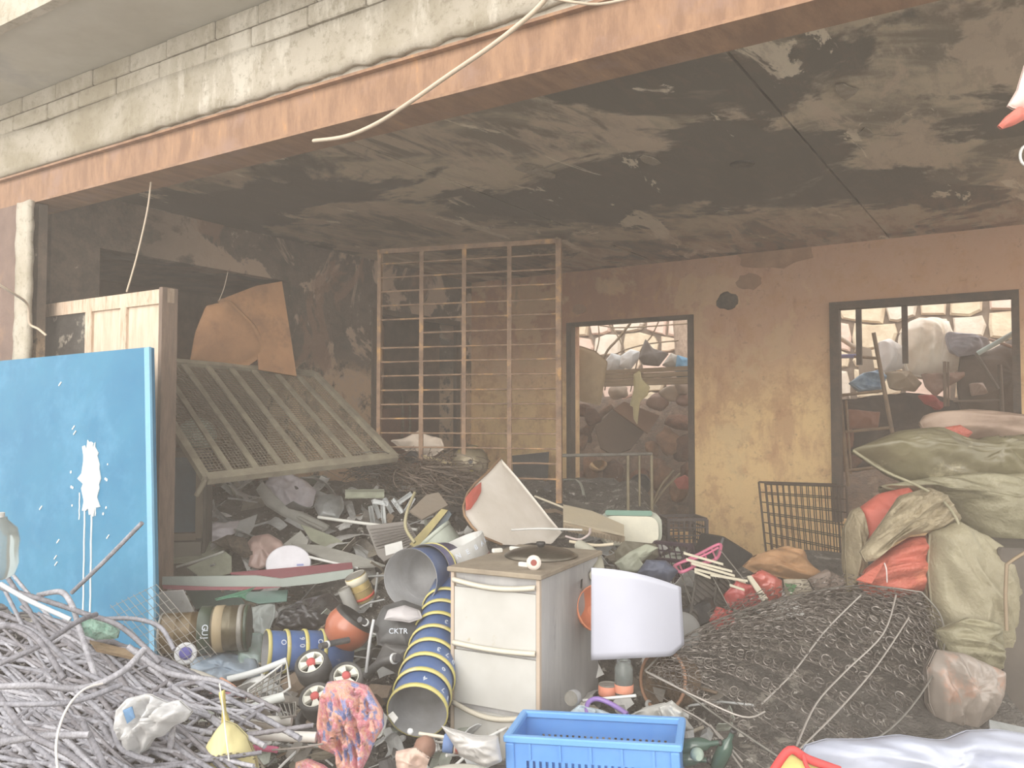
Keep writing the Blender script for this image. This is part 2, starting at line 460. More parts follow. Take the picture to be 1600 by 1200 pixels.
# broken hole with a dark stone stuck in it, patched plaster
hc = onY(1137, 470, YB)
rr = random.Random(4)
bars_parent(wback, 'embedded_stone', MB().blob(Matrix.Translation(hc), 0.085, 0.04, 0.075, 0.15, 3, 8, 3.5, big=.3), mat('dark_stone', (66, 58, 50), (92, 80, 68), scale=20, rough=0.9))
def patch(px, py, w, h, seed, m=BACK, name='plaster_patch', t=0.012):
    c = onY(px, py, YB - t / 2); r2 = random.Random(seed); n = 16
    pts = [c + V((math.cos(6.283 * i / n) * w * r2.uniform(.75, 1.1), 0, math.sin(6.283 * i / n) * h * r2.uniform(.75, 1.1))) for i in range(n)]
    bars_parent(wback, name, MB().prism(pts, t, V((0, -1, 0))), m)
patch(1205, 400, .34, .12, 5, mat('lighter_plaster', (176, 138, 108), (150, 116, 92), scale=6, rough=.9, bump=.3)); 
patch(1170, 440, .12, .08, 7, mat('lighter_plaster2', (164, 128, 100), (146, 112, 88), scale=6, rough=.9, bump=.3), t=.008)
patch(905, 483, .09, .05, 8, mat('lighter_plaster'.strip(), (0, 0, 0)), t=.01)

# left wall with two openings into the side room
def YL(px):
    r = ray(px, 500); return r.y * (WL / r.x)
D1 = (3.02, YL(452), 2.67); D2 = (YL(583), YL(716), 2.57)
wl_ = MB(); X2 = WL - 0.24; zb0_ = 2.82
wl_.span(X2, WL, YF + 0.21, D1[0], 0, ZC); wl_.span(WL - .1, WL + .22, YF + .02, YF + .07, 0, zb0_); wl_.span(X2, WL, D1[1], D2[0], 0, ZC); wl_.span(X2, WL, D2[1], Y2, 0, ZC)
wl_.span(X2, WL, D1[0], D1[1], D1[2], ZC); wl_.span(X2, WL, D2[0], D2[1], D2[2], ZC)
wleft = struct('wall_left', wl_, LEFT, 'soot black plaster wall with peeling patches and two doorways')
# raw plaster end of the wall beside the rusty post
e = MB()
def edgefn(u, v):
    z = v * 2.82; x = WL + 0.24 - u * 0.14 + (0.02 * nz((u, v * 8, 1), 2) if u < .2 else 0)
    return V((x, YF - 0.012 - 0.02 * abs(nz((u * 2, z * 3, 0), 2)), z))
e.grid(edgefn, 4, 60, 0.03)
bars_parent(wleft, 'plaster_edge', e, FACADE)
# side room behind the left wall
sr = MB(); sr.span(-8.4, -8.2, 2.78, 7.4, 0, ZC); sr.span(-8.4, X2, 2.78, 2.9, 0, ZC); sr.span(-8.4, X2, 7.14, 7.34, 0, ZC); sr.span(-8.4, X2, 2.78, 7.34, ZC, ZC + .15)
SIDE = mat('side_room_plaster', (150, 112, 84), (96, 74, 58), scale=2, rough=.9, bump=.3)
struct('wall_side_room', sr, SIDE, 'brown smoked walls of the side room seen through the doorways')
# partition seen through the second doorway, with its own dark doorway
PX = -6.3
# standing boards leaning inside the second doorway
q = [onX(592, 505, PX), onX(620, 518, PX), onX(660, 530, PX), onX(693, 530, PX), onX(695, 625, PX), onX(690, 720, PX), onX(592, 720, PX)]
one('hardboard_sheet', MB().prism(q, 0.02), mat('hardboard', (176, 132, 94), (146, 106, 76), scale=3, rough=.8), 'tall brown hardboard sheet leaning beyond the doorway behind the window grille', 'board')
q = [onX(588, 640, PX + .5), onX(705, 630, PX + .5), onX(705, 735, PX + .5), onX(588, 740, PX + .5)]
one('plywood_board', MB().prism(q, 0.025), mat('reddish_ply', (138, 84, 58), (112, 66, 48), scale=4, rough=.8), 'low reddish plywood panel standing across the inner doorway', 'board')
for k, (pa, pb) in enumerate([((628, 612), (628, 690)), ((640, 628), (638, 700))]):
    a = onX(pa[0], pa[1], PX + .55); b2 = onX(pb[0], pb[1], PX + .55)
    one('wooden_stick', MB().tube([a, (a + b2) / 2 + V((0, .02, 0)), b2], .012, 6), WOOD, ['short pale stick standing against the reddish panel', 'second thinner stick beside the pale one at the panel'][k], 'stick')

# rusty door frame of door_2 and dark trim of door_1
def fr(name, parts, m, lab):
    T = Thing(name, lab, None, kind='structure')
    for n_, mb in parts: T.part(n_, mb, m)
    o = T.done(); 
    if 'category' in o: del o['category']
    return o
FRM = mat('frame_steel', (98, 78, 62), (70, 58, 48), scale=10, rough=.7, bump=.2)
fr('door_2', [('frame_post', MB().span(WL - .03, WL + .015, D2[0] - .02, D2[0] + .04, 0, D2[2])), ('frame_post', MB().span(WL - .03, WL + .015, D2[1] - .04, D2[1] + .02, 0, D2[2])), ('frame_head', MB().span(WL - .03, WL + .014, D2[0] + .04, D2[1] - .04, D2[2] - .05, D2[2]))], FRM, 'rusty frame of the far doorway in the burnt wall')
yy = YB - .03
fr('window_1', [('frame_post', MB().span(W1[0], W1[0] + .05, YB - .03, YB + .06, W1[2], W1[3])), ('frame_post', MB().span(W1[1] - .05, W1[1], YB - .03, YB + .06, W1[2], W1[3])), ('frame_head', MB().span(W1[0] + .05, W1[1] - .05, YB - .03, YB + .06, W1[3] - .035, W1[3]))], FRM, 'narrow rusty frame round the smaller back opening')
def bwx(px, py=500): return onY(px, py, YB).x
bx = [bwx(1341), bwx(1413)]
zb = onY(1341, 570, YB).z
parts = [('frame_post', MB().span(W2[0], W2[0] + .07, YB - .04, YB + .06, W2[2], W2[3])), ('frame_post', MB().span(W2[1] - .05, W2[1], YB - .04, YB + .06, W2[2], W2[3])), ('frame_head', MB().span(W2[0] + .07, W2[1] - .05, YB - .04, YB + .06, W2[3] - .06, W2[3]))]
for x in bx: parts.append(('mullion', MB().span(x - .02, x + .02, YB, YB + .04, zb, W2[3] - .06)))
fr('window_2', parts, FRM, 'steel frame with two short mullions in the larger back opening')

# unseen pier; right side left open to let light into the room
struct('column', MB().span(XR - .25, XR, YB - .3, YB, 0, ZC), BACK, 'plastered pier at the open right side of the room')

# rusty I-beam over the opening, and the post under its left end
zb0, zb1 = 2.825, 3.02
B = Thing('steel_beam', 'long rusty orange I-beam spanning the open front', None, kind='structure')
B.part('web', MB().span(-7.6, XR, YF + .03, YF + .045, zb0 + .008, zb1 - .012), RUST)
B.part('flange', MB().span(-7.6, XR, YF, YF + .2, zb0 - .004, zb0 + .008), RUST)
B.part('flange', MB().span(-7.6, XR, YF, YF + .2, zb1 - .012, zb1), RUST)
B.part('back_plate', MB().span(-7.6, XR, YF + .17, YF + .185, zb0 + .008, zb1 - .012), RUST)
B.done()
C_ = Thing('steel_post', 'rusty brown steel post under the left end of the beam', None, kind='structure')
POSTM = mat('dull_brown_steel', (128, 104, 92), (108, 86, 76), scale=6, rough=.8, c3=(142, 112, 90), s3=4)
C_.part('web', MB().span(-5.6, -4.92, YF - .03, YF - .0, 0, zb0 - .004), POSTM)
C_.part('flange', MB().span(-4.92, -4.905, YF - .04, YF + .03, 0, zb0 - .004), POSTM)
C_.done()

# wall above the beam: rendered masonry, ragged lower edge, block courses showing
fa = MB(); 
fa.span(-7.5, XR, YF + .06, YF + .26, zb1, 4.2)
fac = struct('wall_front', fa, FACADE, 'pale weathered rendered wall above the rusty beam')
def rag(u, v):
    x = -7.5 + u * (XR + 7.5); lo = zb1 + .035 + .035 * nz((x, 0, 0), 1.1, 3) + .03 * abs(nz((x, 5, 0), 6)) 
    if x < -4.0: lo = zb1 + .03
    z = lo + v * (3.30 + .01 * math.sin(x * 3) - lo)
    return V((x, YF + .03 + .006 * nz((x, z, 0), 5), z))
bars_parent(fac, 'render_coat', MB().grid(rag, 420, 5, .035), FACADE)
for row in range(2):
    x = -6.9 + row * .17; z0 = 3.305 + row * .095
    rr = random.Random(row)
    while x < 1.0:
        L_ = rr.uniform(.30, .38)
        bars_parent(fac, 'block', MB().box(Matrix.Translation((x + L_ / 2, YF + .052 + rr.uniform(-.004, .003), z0 + .043)), L_ - .005, .05, .090, .006), FACADE)
        x += L_
so = MB().span(-7.5, XR, YF - .47, YF + .06, 3.49, 3.62)
slab = struct('slab', so, mat('soffit_grey', (186, 180, 166), (206, 202, 190), scale=1.5, rough=.9, bump=.1, c3=(170, 168, 164), s3=1.2), 'grey concrete balcony slab above the block courses')
bars_parent(slab, 'edge_lip', MB().span(-7.5, XR, YF - .52, YF - .47, 3.47, 3.75), FACADE)

# heap of rubble that everything lies on
hm = MB()
def hf(u, v):
    d = 1.6 + v * 5.9; lat = -3.6 + u * 6.2; lat *= 0.55 + .075 * d
    p = EYE + CR * lat + CH * d
    p.z = H(lat, d) - .05 + .05 * nz((p.x, p.y, 0), 2.2) + .04 * nz((p.x, p.y, 3), 7)
    if p.y > YB - .02: p.y = YB - .02
    if p.x < WL + .02 and p.y > YF: p.x = WL + .02
    return p
hm.grid(hf, 150, 130, 0)
heap = one('rubble', hm, mat('rubble_dirt', (104, 99, 93), (68, 64, 60), scale=18, rough=.95, bump=.8, c3=(146, 140, 130), s3=9, t3=(.55, .62)), 'dusty dark rubble filling the floor under the scrap', None, kind='stuff')

# ------------------------------------------------------------------ beyond the openings
# dry stone retaining wall, stone by stone
YS = 10.4
random.seed(11)
mort = MB().span(-9.0, 2.6, YS + .03, YS + .3, 0, 4.6)
sw = one('stone_wall', mort, mat('mortar', (150, 130, 112), (112, 96, 82), scale=8, rough=.95), 'pinkish dry stone retaining wall behind the yard', None, kind='structure')
smats = [mat('stone_%d' % i, c, c2, scale=5, rough=.9, bump=.5, bscale=18) for i, (c, c2) in enumerate([((226, 204, 180), (204, 180, 154)), ((228, 198, 182), (208, 176, 158)), ((218, 200, 172), (196, 174, 146)), ((222, 208, 192), (200, 182, 162))])]
x0s, x1s, z0s, z1s = -7.4, 2.2, 1.25, 3.9
nzr = 9; gz = (z1s - z0s) / nzr
def rowz(x, j): return z0s + j * gz + .07 * noise.noise(V((x * 1.9, j * 5.3, 0))) * 2
for j in range(nzr):
    x = x0s + random.uniform(-.2, .1)
    while x < x1s:
        wd_ = random.uniform(.28, .55); r1 = random.Random(int(x * 1000) + j * 91)
        sk0, sk1 = r1.uniform(-.1, .1), r1.uniform(-.1, .1)
        xa, xb = x, x + wd_
        q = lambda xx, jj, dx: V((xx + dx, 0, rowz(xx + dx, jj)))
        pts = [q(xa, j, 0), q((xa + xb) / 2, j, r1.uniform(-.05, .05)), q(xb, j, 0), V((xb + r1.uniform(-.01, .03), 0, (rowz(xb, j) + rowz(xb, j + 1)) / 2)), q(xb, j + 1, 0), q((xa + xb) / 2, j + 1, r1.uniform(-.05, .05)), q(xa, j + 1, 0), V((xa + r1.uniform(-.01, .03), 0, (rowz(xa, j) + rowz(xa, j + 1)) / 2))]
        ce_ = sum(pts, V((0, 0, 0))) / len(pts)
        for p in (0, 2, 4, 6): pts[p] = ce_ + (pts[p] - ce_) * r1.uniform(.78, .97)
        outl = [ce_ + (p - ce_) * .96 for p in pts]; inn = [ce_ + (p - ce_) * .84 for p in pts]
        prd = r1.uniform(.02, .07); n = len(pts)
        vs = [V((p.x, YS + .05, p.z)) for p in outl] + [V((p.x, YS - prd * .3, p.z)) for p in outl] + [V((p.x, YS - prd, p.z)) for p in inn]
        fs = [(k, (k + 1) % n, n + (k + 1) % n, n + k) for k in range(n)] + [(n + k, n + (k + 1) % n, 2 * n + (k + 1) % n, 2 * n + k) for k in range(n)] + [tuple(2 * n + k for k in range(n))]
        bars_parent(sw, 'stone', MB().add(vs, fs), smats[r1.randrange(4)])
        x += wd_ + .012
# back yard heap
bm_ = MB()
def bf(u, v):
    x = -8.2 + u * 10.6; y = Y2 + v * (YS - Y2)
    top = 1.75 if x < -1.9 else 1.25
    z = .55 + (top - .55) * sstep(Y2, Y2 + 1.3, y) + .12 * nz((x, y, 0), 1.6) + .07 * nz((x, y, 4), 6)
    return V((x, y, z))
bm_.grid(bf, 120, 40, 0)
one('dirt', bm_, mat('yard_dirt', (112, 88, 70), (74, 60, 50), scale=9, rough=.95, bump=.9, c3=(132, 112, 92), s3=8), 'brown dirt and trash bank between the openings and the stone wall', None, kind='stuff')

# ------------------------------------------------------------------ shape helpers for the scrap
def smooth_line(pts, n):
    """Catmull-Rom through the points, n samples per span"""
    pts = [V(p) for p in pts]; out = []
    for i in range(len(pts) - 1):
        p0 = pts[max(i - 1, 0)]; p1 = pts[i]; p2 = pts[i + 1]; p3 = pts[min(i + 2, len(pts) - 1)]
        for k in range(n):
            t = k / n
            out.append(0.5 * ((2 * p1) + (p2 - p0) * t + (2 * p0 - 5 * p1 + 4 * p2 - p3) * t * t + (3 * p1 - p0 - 3 * p2 + p3) * t ** 3))
    out.append(pts[-1]); return out
def resample(out, n):
    pts = [V((p[0], p[1], 0)) for p in out]; pts.append(pts[0]); L = [0]
    for a, b in zip(pts, pts[1:]): L.append(L[-1] + (b - a).length)
    r = []; j = 0
    for k in range(n):
        s = L[-1] * k / n
        while L[j + 1] < s: j += 1
        r.append(pts[j].lerp(pts[j + 1], (s - L[j]) / max(1e-9, L[j + 1] - L[j])))
    return r
def rag(out, d, bulge=.02, amp=.012, seed=0, rings=10, n=56, t=.006, tx=0, ty=0, ang=None, freq=7, pillow=False, mb=None, edge=.0):
    """a piece with the given outline; tx, ty lean it in depth; pillow closes it into a filled body"""
    mb = mb or MB(); o = resample(out, n)
    c = sum(o, V((0, 0, 0))) / n
    def pos(p, k, sgn):
        dd = d + tx * (p.x - c.x) / 100 + ty * (p.y - c.y) / 100
        q = P(p.x, p.y, dd)
        a = math.radians(ang) if ang is not None else 0
        u = ((p.x - c.x) * math.cos(a) + (p.y - c.y) * math.sin(a)) / 100; w = (-(p.x - c.x) * math.sin(a) + (p.y - c.y) * math.cos(a)) / 100
        e = (0.35, 1.6) if ang is not None else (1, 1)
        s = noise.noise(V((u * e[0], w * e[1], seed * 1.7)) * freq * .5)
        s2 = noise.noise(V((u * e[0], w * e[1], seed * 2.9)) * freq * 1.2)
        h = bulge * math.sqrt(max(0, 1 - k * k)) * (1 if pillow else 1) * sgn
        h += amp * (1.6 * (0.5 - abs(s) * 2.2) + (0.4 - abs(s2) * 1.5)) * ((1 - k ** 6) if pillow else 1)
        return q - (CH * .93 - V((0, 0, .36))) * h
    vs = []; fs = []
    def layer(sgn, off, flip):
        o0 = len(vs)
        vs.append(pos(c, 0, sgn) + CH * off)
        for k in range(1, rings + 1):
            kk = math.sin(k / rings * math.pi / 2) if pillow else k / rings
            for p in o: vs.append(pos(c.lerp(p, kk), kk, sgn) + CH * off)
        for i in range(n):
            j = (i + 1) % n; f = (o0, o0 + 1 + i, o0 + 1 + j); fs.append(f[::-1] if flip else f)
            for k in range(rings - 1):
                a = o0 + 1 + k * n; b = a + n
                f = (a + i, b + i, b + j, a + j); fs.append(f[::-1] if flip else f)
        return o0 + 1 + (rings - 1) * n
    e1 = layer(1, 0, True); e2 = layer(-1 if pillow else 1, t, False)
    for i in range(n):
        j = (i + 1) % n; fs.append((e1 + i, e2 + i, e2 + j, e1 + j))
    return mb.add(vs, fs, True)
def flat(out, d, t=.012, tx=0, ty=0, mb=None):
    """stiff sheet: outline in one leaning plane"""
    cx = sum(p[0] for p in out) / len(out); cy = sum(p[1] for p in out) / len(out)
    a = P(cx, cy, d); b = P(cx + 50, cy, d + tx / 2); c = P(cx, cy + 50, d + ty / 2)
    nn = (b - a).cross(c - a).normalized()
    pts = [onP(p[0], p[1], a, nn) for p in out]
    return (mb or MB()).prism(pts, t, nn)
def onP(px, py, p0, nn):
    r = ray(px, py); return EYE + r * ((p0 - EYE).dot(nn) / r.dot(nn))
def T1(name, mb, m, label, cat, group=None): return one(name, mb, m, label, cat, group)
def Pd(pts): return [P(*p) for p in pts]
def rod(pts, r, n=6, k=5, ridges=0): return MB().tube(smooth_line(Pd(pts), k), r, n, ridges=ridges)
def text_mb(s, m, size, t=.001, align='CENTER'):
    cu = bpy.data.curves.new('lettering', 'FONT'); cu.body = s; cu.size = size; cu.extrude = t; cu.align_x = align; cu.resolution_u = 3
    o = bpy.data.objects.new('lettering', cu); COL.objects.link(o)
    dg = bpy.context.evaluated_depsgraph_get(); me = bpy.data.meshes.new_from_object(o.evaluated_get(dg))
    mb = MB(); mb.add([m @ v.co for v in me.vertices], [tuple(p.vertices) for p in me.polygons])
    bpy.data.objects.remove(o); bpy.data.curves.remove(cu); bpy.data.meshes.remove(me)
    return mb

# ------------------------------------------------------------------ blue door panel with splashed paint
BLUE = mat('blue_paint', (20, 110, 150), (46, 126, 160), scale=1.6, rough=.6, bump=.05, bscale=3, c3=(70, 138, 174), s3=3.5, t3=(.5, .7))
BLUE_E = g('blue_edge', (120, 180, 214), rough=.5)
T = Thing('metal_door', 'big bright blue sheet door with white paint splash at the left', 'door')
d0 = onY(237, 543, 2.42); d1 = onY(247, 1030, 2.28); d2 = onY(-120, 575, 2.42)
dn = (d1 - d0).cross(d2 - d0).normalized()
def onD(px, py, off=0): return onP(px, py, d0, dn) + (dn if dn.dot(EYE - d0) > 0 else -dn) * off
T.part('panel', MB().prism([onD(-120, 576), onD(237, 543), onD(246, 1030), onD(-120, 1130)], .028, dn), BLUE)
T.part('edge_strip', MB().prism([onD(232, 545, .018), onD(240, 543, .018), onD(249, 1030, .018), onD(241, 1030, .018)], .012, dn), BLUE_E)
PAINT = g('white_splash', (244, 244, 238), rough=.4)
sp = MB()
rr = random.Random(3); n = 40; pts = []
for i in range(n):
    a = 6.283 * i / n; rx = 11 + 5 * rr.random(); ry = 48 + 16 * rr.random()
    if i % 5 == 0: rx *= 1.3; ry *= 1.12
    pts.append(onD(147 + math.cos(a) * rx, 748 + math.sin(a) * ry, .017))
sp.prism(pts, .004, dn)
for px, a, b, w in ((137, 790, 955, 2.2), (148, 790, 960, 2.4), (129, 770, 812, 1.6), (154, 780, 806, 1.6), (138, 700, 770, 2.5)):
    wob = [onD(px + (k % 2) * .5 - (b - a) * .015 * k / 6, a + (b - a) * k / 6, .0155) for k in range(7)]
    sp.tube(wob, w * .0034 / 2 * 1.3, 5)
for k in range(14):
    c = onD(147 + rr.uniform(-32, 26), 745 + rr.uniform(-55, 60), .0155); sp.lathe(axisframe(c, dn), [(.005 + rr.random() * .005, -.001), (.003, .002)], 6)
T.part('paint_splash', sp, PAINT, label='white paint splash with long drips')
sm = MB()
for px, py in ((91, 870), (119, 668), (121, 676), (95, 845), (68, 793), (173, 838), (98, 600), (92, 880)):
    sm.prism([onD(px - 2, py + 3, .016), onD(px + 2, py - 3, .016), onD(px + 3, py - 2, .016), onD(px - 1, py + 4, .016)], .003, dn)
T.part('paint_flecks', sm, PAINT, kind='stuff')
T.done()

# ------------------------------------------------------------------ weathered wooden door behind the blue one
PALEW = mat('pale_peeling_wood', (206, 186, 166), (178, 152, 128), scale=6, rough=.85, bump=.3, stretch=(6, 6, 1), c3=(140, 112, 88), s3=9, t3=(.56, .68))
T = Thing('wooden_door', 'weathered pale wooden panel door standing behind the blue one', 'door')
YD = 2.64
def wd(px, py, o=0): return onY(px, py, YD - o)
zt = wd(262, 450).z; x0 = wd(46, 475).x; x1 = wd(262, 450).x
def wx(px): return wd(px, 500).x
T.part('top_rail', MB().span(x0, x1, YD, YD + .04, zt - .075, zt), PALEW)
T.part('stile', MB().span(wx(249), x1 - .03, YD - .001, YD + .045, .35, zt - .075), PALEW)
T.part('door_frame', MB().span(x1 - .028, x1, YD - .03, YD + .06, .35, zt + .002), mat('reddish_frame', (136, 114, 98), (108, 90, 78), scale=6, rough=.8, stretch=(5, 5, 1)))
T.part('stile', MB().span(x0, x0 + .02, YD + .005, YD + .04, .35, zt - .075), PALEW)
for a, b in ((133, 143), (188, 197)): T.part('mullion', MB().span(wx(a), wx(b), YD, YD + .038, .35, zt - .075), PALEW)
for a, b in ((143, 188), (197, 249)):
    T.part('panel', MB().span(wx(a), wx(b), YD + .015, YD + .03, .35, zt - .075), mat('pale_panel', (208, 190, 170), (186, 164, 142), scale=5, rough=.85, bump=.2, stretch=(6, 6, .8)))
T.part('pane', MB().span(x0 + .02, wx(133), YD + .012, YD + .022, .35, zt - .075), mat('sooty_pane', (58, 54, 50), (80, 76, 70), scale=5, rough=.5, c3=(150, 140, 126), s3=4, t3=(.52, .55)), label='sooty glass pane with pale patches')
T.done()

# old cabinet glimpsed behind the wooden door
T = Thing('glazed_cabinet', 'dark old cabinet with bluish glass door behind the wooden door edge', 'cabinet')
m = F(282, 800, 4.75, yaw=12)
T.part('body', MB().box(m @ Matrix.Translation((-.02, .17, -.12)), .30, .30, .95, .01), mat('cabinet_wood', (86, 80, 72), (62, 58, 54), scale=5, rough=.8))
for a in (-.14, .10): T.part('door_stile', MB().box(m @ Matrix.Translation((a, 0, .1)), .035, .03, .5), g('cab_trim', (104, 92, 78)))
for z in (.33, -.14): T.part('door_rail', MB().box(m @ Matrix.Translation((-.02, 0, z)), .21, .028, .04), g('cab_trim', (104, 92, 78)))
T.part('glass', MB().box(m @ Matrix.Translation((-.02, .006, .1)), .21, .012, .43), mat('blue_glass', (70, 92, 104), (58, 70, 76), scale=3, rough=.15))
T.part('lower_panel', MB().box(m @ Matrix.Translation((-.02, 0, -.38)), .27, .024, .42), g('cab_panel', (112, 106, 96)))
T.done()

# ------------------------------------------------------------------ fallen screen grate
GRATE = mat('grey_green_frame', (140, 132, 112), (112, 104, 90), scale=9, rough=.7, bump=.15)
T = Thing('screen_grate', 'fallen window grate with slanting flat bars and wire screen', 'grate')
TL, TR, BR, BL = P(205, 560, 5.15), P(492, 584, 6.0), P(618, 714, 5.2), P(322, 748, 4.4)
def qd(u, v, o=V((0, 0, 0))): return (TL.lerp(TR, u)).lerp(BL.lerp(BR, u), v) + o
gn = (TR - TL).cross(BL - TL).normalized(); gn = gn if gn.dot(EYE - TL) > 0 else -gn
def slat(a, b, w, t):
    d_ = (b - a).normalized(); s = d_.cross(gn).normalized() * w / 2
    return MB().prism([a - s, b - s, b + s, a + s], t, gn)
T.part('frame_rail', slat(TL, TR, .045, .03), GRATE); T.part('frame_rail', slat(BL, BR, .06, .035), GRATE)
T.part('frame_rail', slat(TL, BL, .045, .03), GRATE); T.part('frame_rail', slat(TR, BR, .04, .03), GRATE)
for k in range(1, 8): T.part('flat_bar', slat(qd(k / 8, .02), qd(k / 8, .98), .036, .012), GRATE)
w = MB()
for k in range(1, 48): w.tube([qd(0, k / 48, gn * -.012), qd(1, k / 48, gn * -.012)], .0028, 3)
for k in range(1, 60): w.tube([qd(k / 60, 0, gn * -.014), qd(k / 60, 1, gn * -.014)], .0018, 3)
T.part('wire_screen', w, mat('screen_wire', (120, 110, 92), rough=.7), kind='stuff')
T.part('foot', MB().tube([BL, BL + V((-.05, -.02, -.09))], .015, 6), GRATE)
T.done()

T = Thing('fan_guard', 'round pale fan guard seen through the fallen grate', 'fan guard')
m = F(308, 682, 5.6, pitch=85, yaw=25)
gu = MB()
for k in range(1, 9): gu.tube([m @ V((math.cos(a * .2618) * .0155 * k, math.sin(a * .2618) * .0155 * k, .03 * (1 - (k / 8) ** 2))) for a in range(24)], .0025, 4, closed=True)
for k in range(20):
    a = 6.283 * k / 20; gu.tube([m @ V((math.cos(a) * .0155 * q, math.sin(a) * .0155 * q, .03 * (1 - (q / 8) ** 2))) for q in (1, 3, 5, 7, 8)], .002, 4)
T.part('guard', gu, g('pale_green_wire', (196, 204, 186)))
T.part('hub', MB().lathe(m, [(.035, .02), (.03, .04)], 16), g('pale_hub', (190, 196, 180)))
T.part('back_disc', MB().lathe(m, [(.118, -.02), (.118, -.01)], 24), g('milky_disc', (172, 176, 160)))
T.done()

# ------------------------------------------------------------------ brown boards stuck in the doorway
T1('brown_board', flat([(404, 578), (402, 545), (340, 470), (400, 447), (440, 440), (452, 515), (463, 588)], 5.75, .015, tx=.25, ty=-.1), CARD, 'upright brown hardboard piece leaning in the near doorway', 'board')
T1('folded_board', rag([(296, 570), (305, 520), (322, 478), (360, 470), (400, 510), (416, 545), (414, 555), (385, 574), (340, 578)], 5.6, .09, .006, 3, tx=.2, freq=2, t=.012, ang=40), CARD, 'bent brown board folded over the upright one by the doorway', 'board')

# ------------------------------------------------------------------ tall window grille
T = Thing('window_grille', 'tall rusty iron window grille standing upright before the far corner', 'grille')
g00, g01 = P(594, 391, 5.42), P(873, 376, 5.08)
gh = V((0, 0, 1))
def gp(u, z): p = g00.lerp(g01, u); return V((p.x, p.y, z))
zt0 = g00.z; gx_ = (g01 - g00).normalized(); gy_ = gh.cross(gx_)
zl = P(600, 690, 5.42).z; zr = P(872, 786, 5.08).z
def fb(a, b, w, t):
    d_ = (b - a).normalized(); s = d_.cross(gy_).normalized() * w / 2
    return MB().prism([a - s, b - s, b + s, a + s], t, gy_)
us = [(0, .025), (.245, .028), (.487, .028), (.737, .028), (1, .034)]
for k, (u, w) in enumerate(us): T.part('upright', fb(gp(u, [zl, zl - .12, zl - .1, zr, zr][k]), gp(u, zt0), w, .012 if k in (1, 2, 3) else .03), RUSTBAR)
T.part('top_rail', fb(gp(0, zt0 - .012), gp(1, zt0 - .012), .03, .03), RUSTBAR)
zs = [zt0 - .092 * (k + 1) for k in range(16)]
for k, z in enumerate(zs):
    a, b = 0, 1
    if k == 5: a = .245
    if k in (13,): a = -.16
    if k > 13: a = .737
    T.part('cross_bar', MB().tube([gp(a, z), gp((a + b) / 2, z + .002 * (k % 3)), gp(b, z)], .0065, 6), RUSTBAR)
T.done()

# low railing before the smaller opening
T = Thing('railing', 'low thin iron railing standing in front of the smaller opening', 'railing')
r0, r1 = P(872, 712, 5.3), P(1018, 709, 5.9)
T.part('rail', MB().tube([r0, r1], .012, 6), STEEL)
for px in (978, 997, 1018):
    f = (px - 872) / 146; a = r0.lerp(r1, f); T.part('upright', MB().tube([a, V((a.x, a.y, .8))], .011 if px != 997 else .008, 6), mat('railing_tan', (146, 134, 106), (120, 108, 86), scale=9, rough=.6))
T.done()
for k, pts in enumerate([[(1017, 792, 5.9), (1032, 760, 6.1), (1052, 735, 6.3)], [(1020, 790, 5.95), (1040, 762, 6.2), (1062, 740, 6.4)]]):
    T1('bent_rod', rod(pts, .008), mat('railing_tan', (0, 0, 0)), ['bent tan rod rising beside the low railing', 'second bent tan rod, right of its twin by the railing'][k], 'rod')

# ------------------------------------------------------------------ white road-sign sheet with red patch
T = Thing('cone_sheet', 'large pointed white metal sheet with red patch on its left edge', 'metal sheet')
SIGNW = mat('sign_white', (252, 243, 232), (236, 226, 212), scale=4, rough=.5, bump=.04, c3=(150, 130, 110), s3=14, t3=(.66, .7))
ol = [(782, 716), (805, 742), (832, 775), (858, 808), (878, 832), (862, 850), (832, 848), (806, 852), (784, 851), (752, 838), (737, 822), (726, 806), (724, 792), (730, 772), (742, 756), (762, 738)]
T.part('sheet', rag(ol, 4.55, .035, .003, 2, tx=.5, ty=-.5, freq=2, t=.008, rings=8, n=120), SIGNW)
T.part('red_patch', rag([(728, 798), (727, 778), (738, 764), (752, 753), (752, 768), (745, 782), (735, 796)], 4.315, .012, .002, 2, tx=.5, ty=-.5, t=.004), g('faded_red', (214, 100, 84)))
T.part('rusty_edge', MB().tube([P(p[0], p[1], 4.54 + .005 * (p[0] - 799) - .005 * (p[1] - 800)) for p in ol[8:] + ol[:1]], .007, 6), g('rust_edge', (150, 116, 84)))
T.done()

# ------------------------------------------------------------------ white cabinet
CABW = mat('cabinet_white', (206, 204, 198), (190, 187, 180), scale=3, rough=.5, bump=.05, c3=(176, 158, 130), s3=10, t3=(.64, .72))
CABG = mat('cabinet_grey_side', (186, 184, 182), (160, 158, 158), scale=4, rough=.6, bump=.05, stretch=(2, 2, .4), c3=(112, 110, 110), s3=5, t3=(.6, .7))
T = Thing('storage_cabinet', 'tall dirty white cabinet with curved drawer strips and dusty top', 'cabinet')
zc1 = 1.02
c_fl = onZ(706, 884, zc1); c_fr = onZ(843, 897, zc1); c_br = onZ(926, 860, zc1); c_bl = c_fl + (c_br - c_fr)
ux = (c_fr - c_fl); W_ = ux.length; ux.normalize(); uy = V((0, 0, 1)).cross(ux).normalized(); DP = (c_br - c_fr).dot(uy); zb_ = .30
cm = Matrix((ux, uy, V((0, 0, 1)))).transposed().to_4x4(); cm.translation = V((c_fl.x, c_fl.y, zb_))
Hh = zc1 - zb_
def cb(x0, x1, y0, y1, z0, z1, b=0): return MB().box(cm @ Matrix.Translation(((x0 + x1) / 2, (y0 + y1) / 2, (z0 + z1) / 2)), x1 - x0, y1 - y0, z1 - z0, b)
T.part('body', cb(0, W_, .012, DP, 0, Hh - .02), CABG)
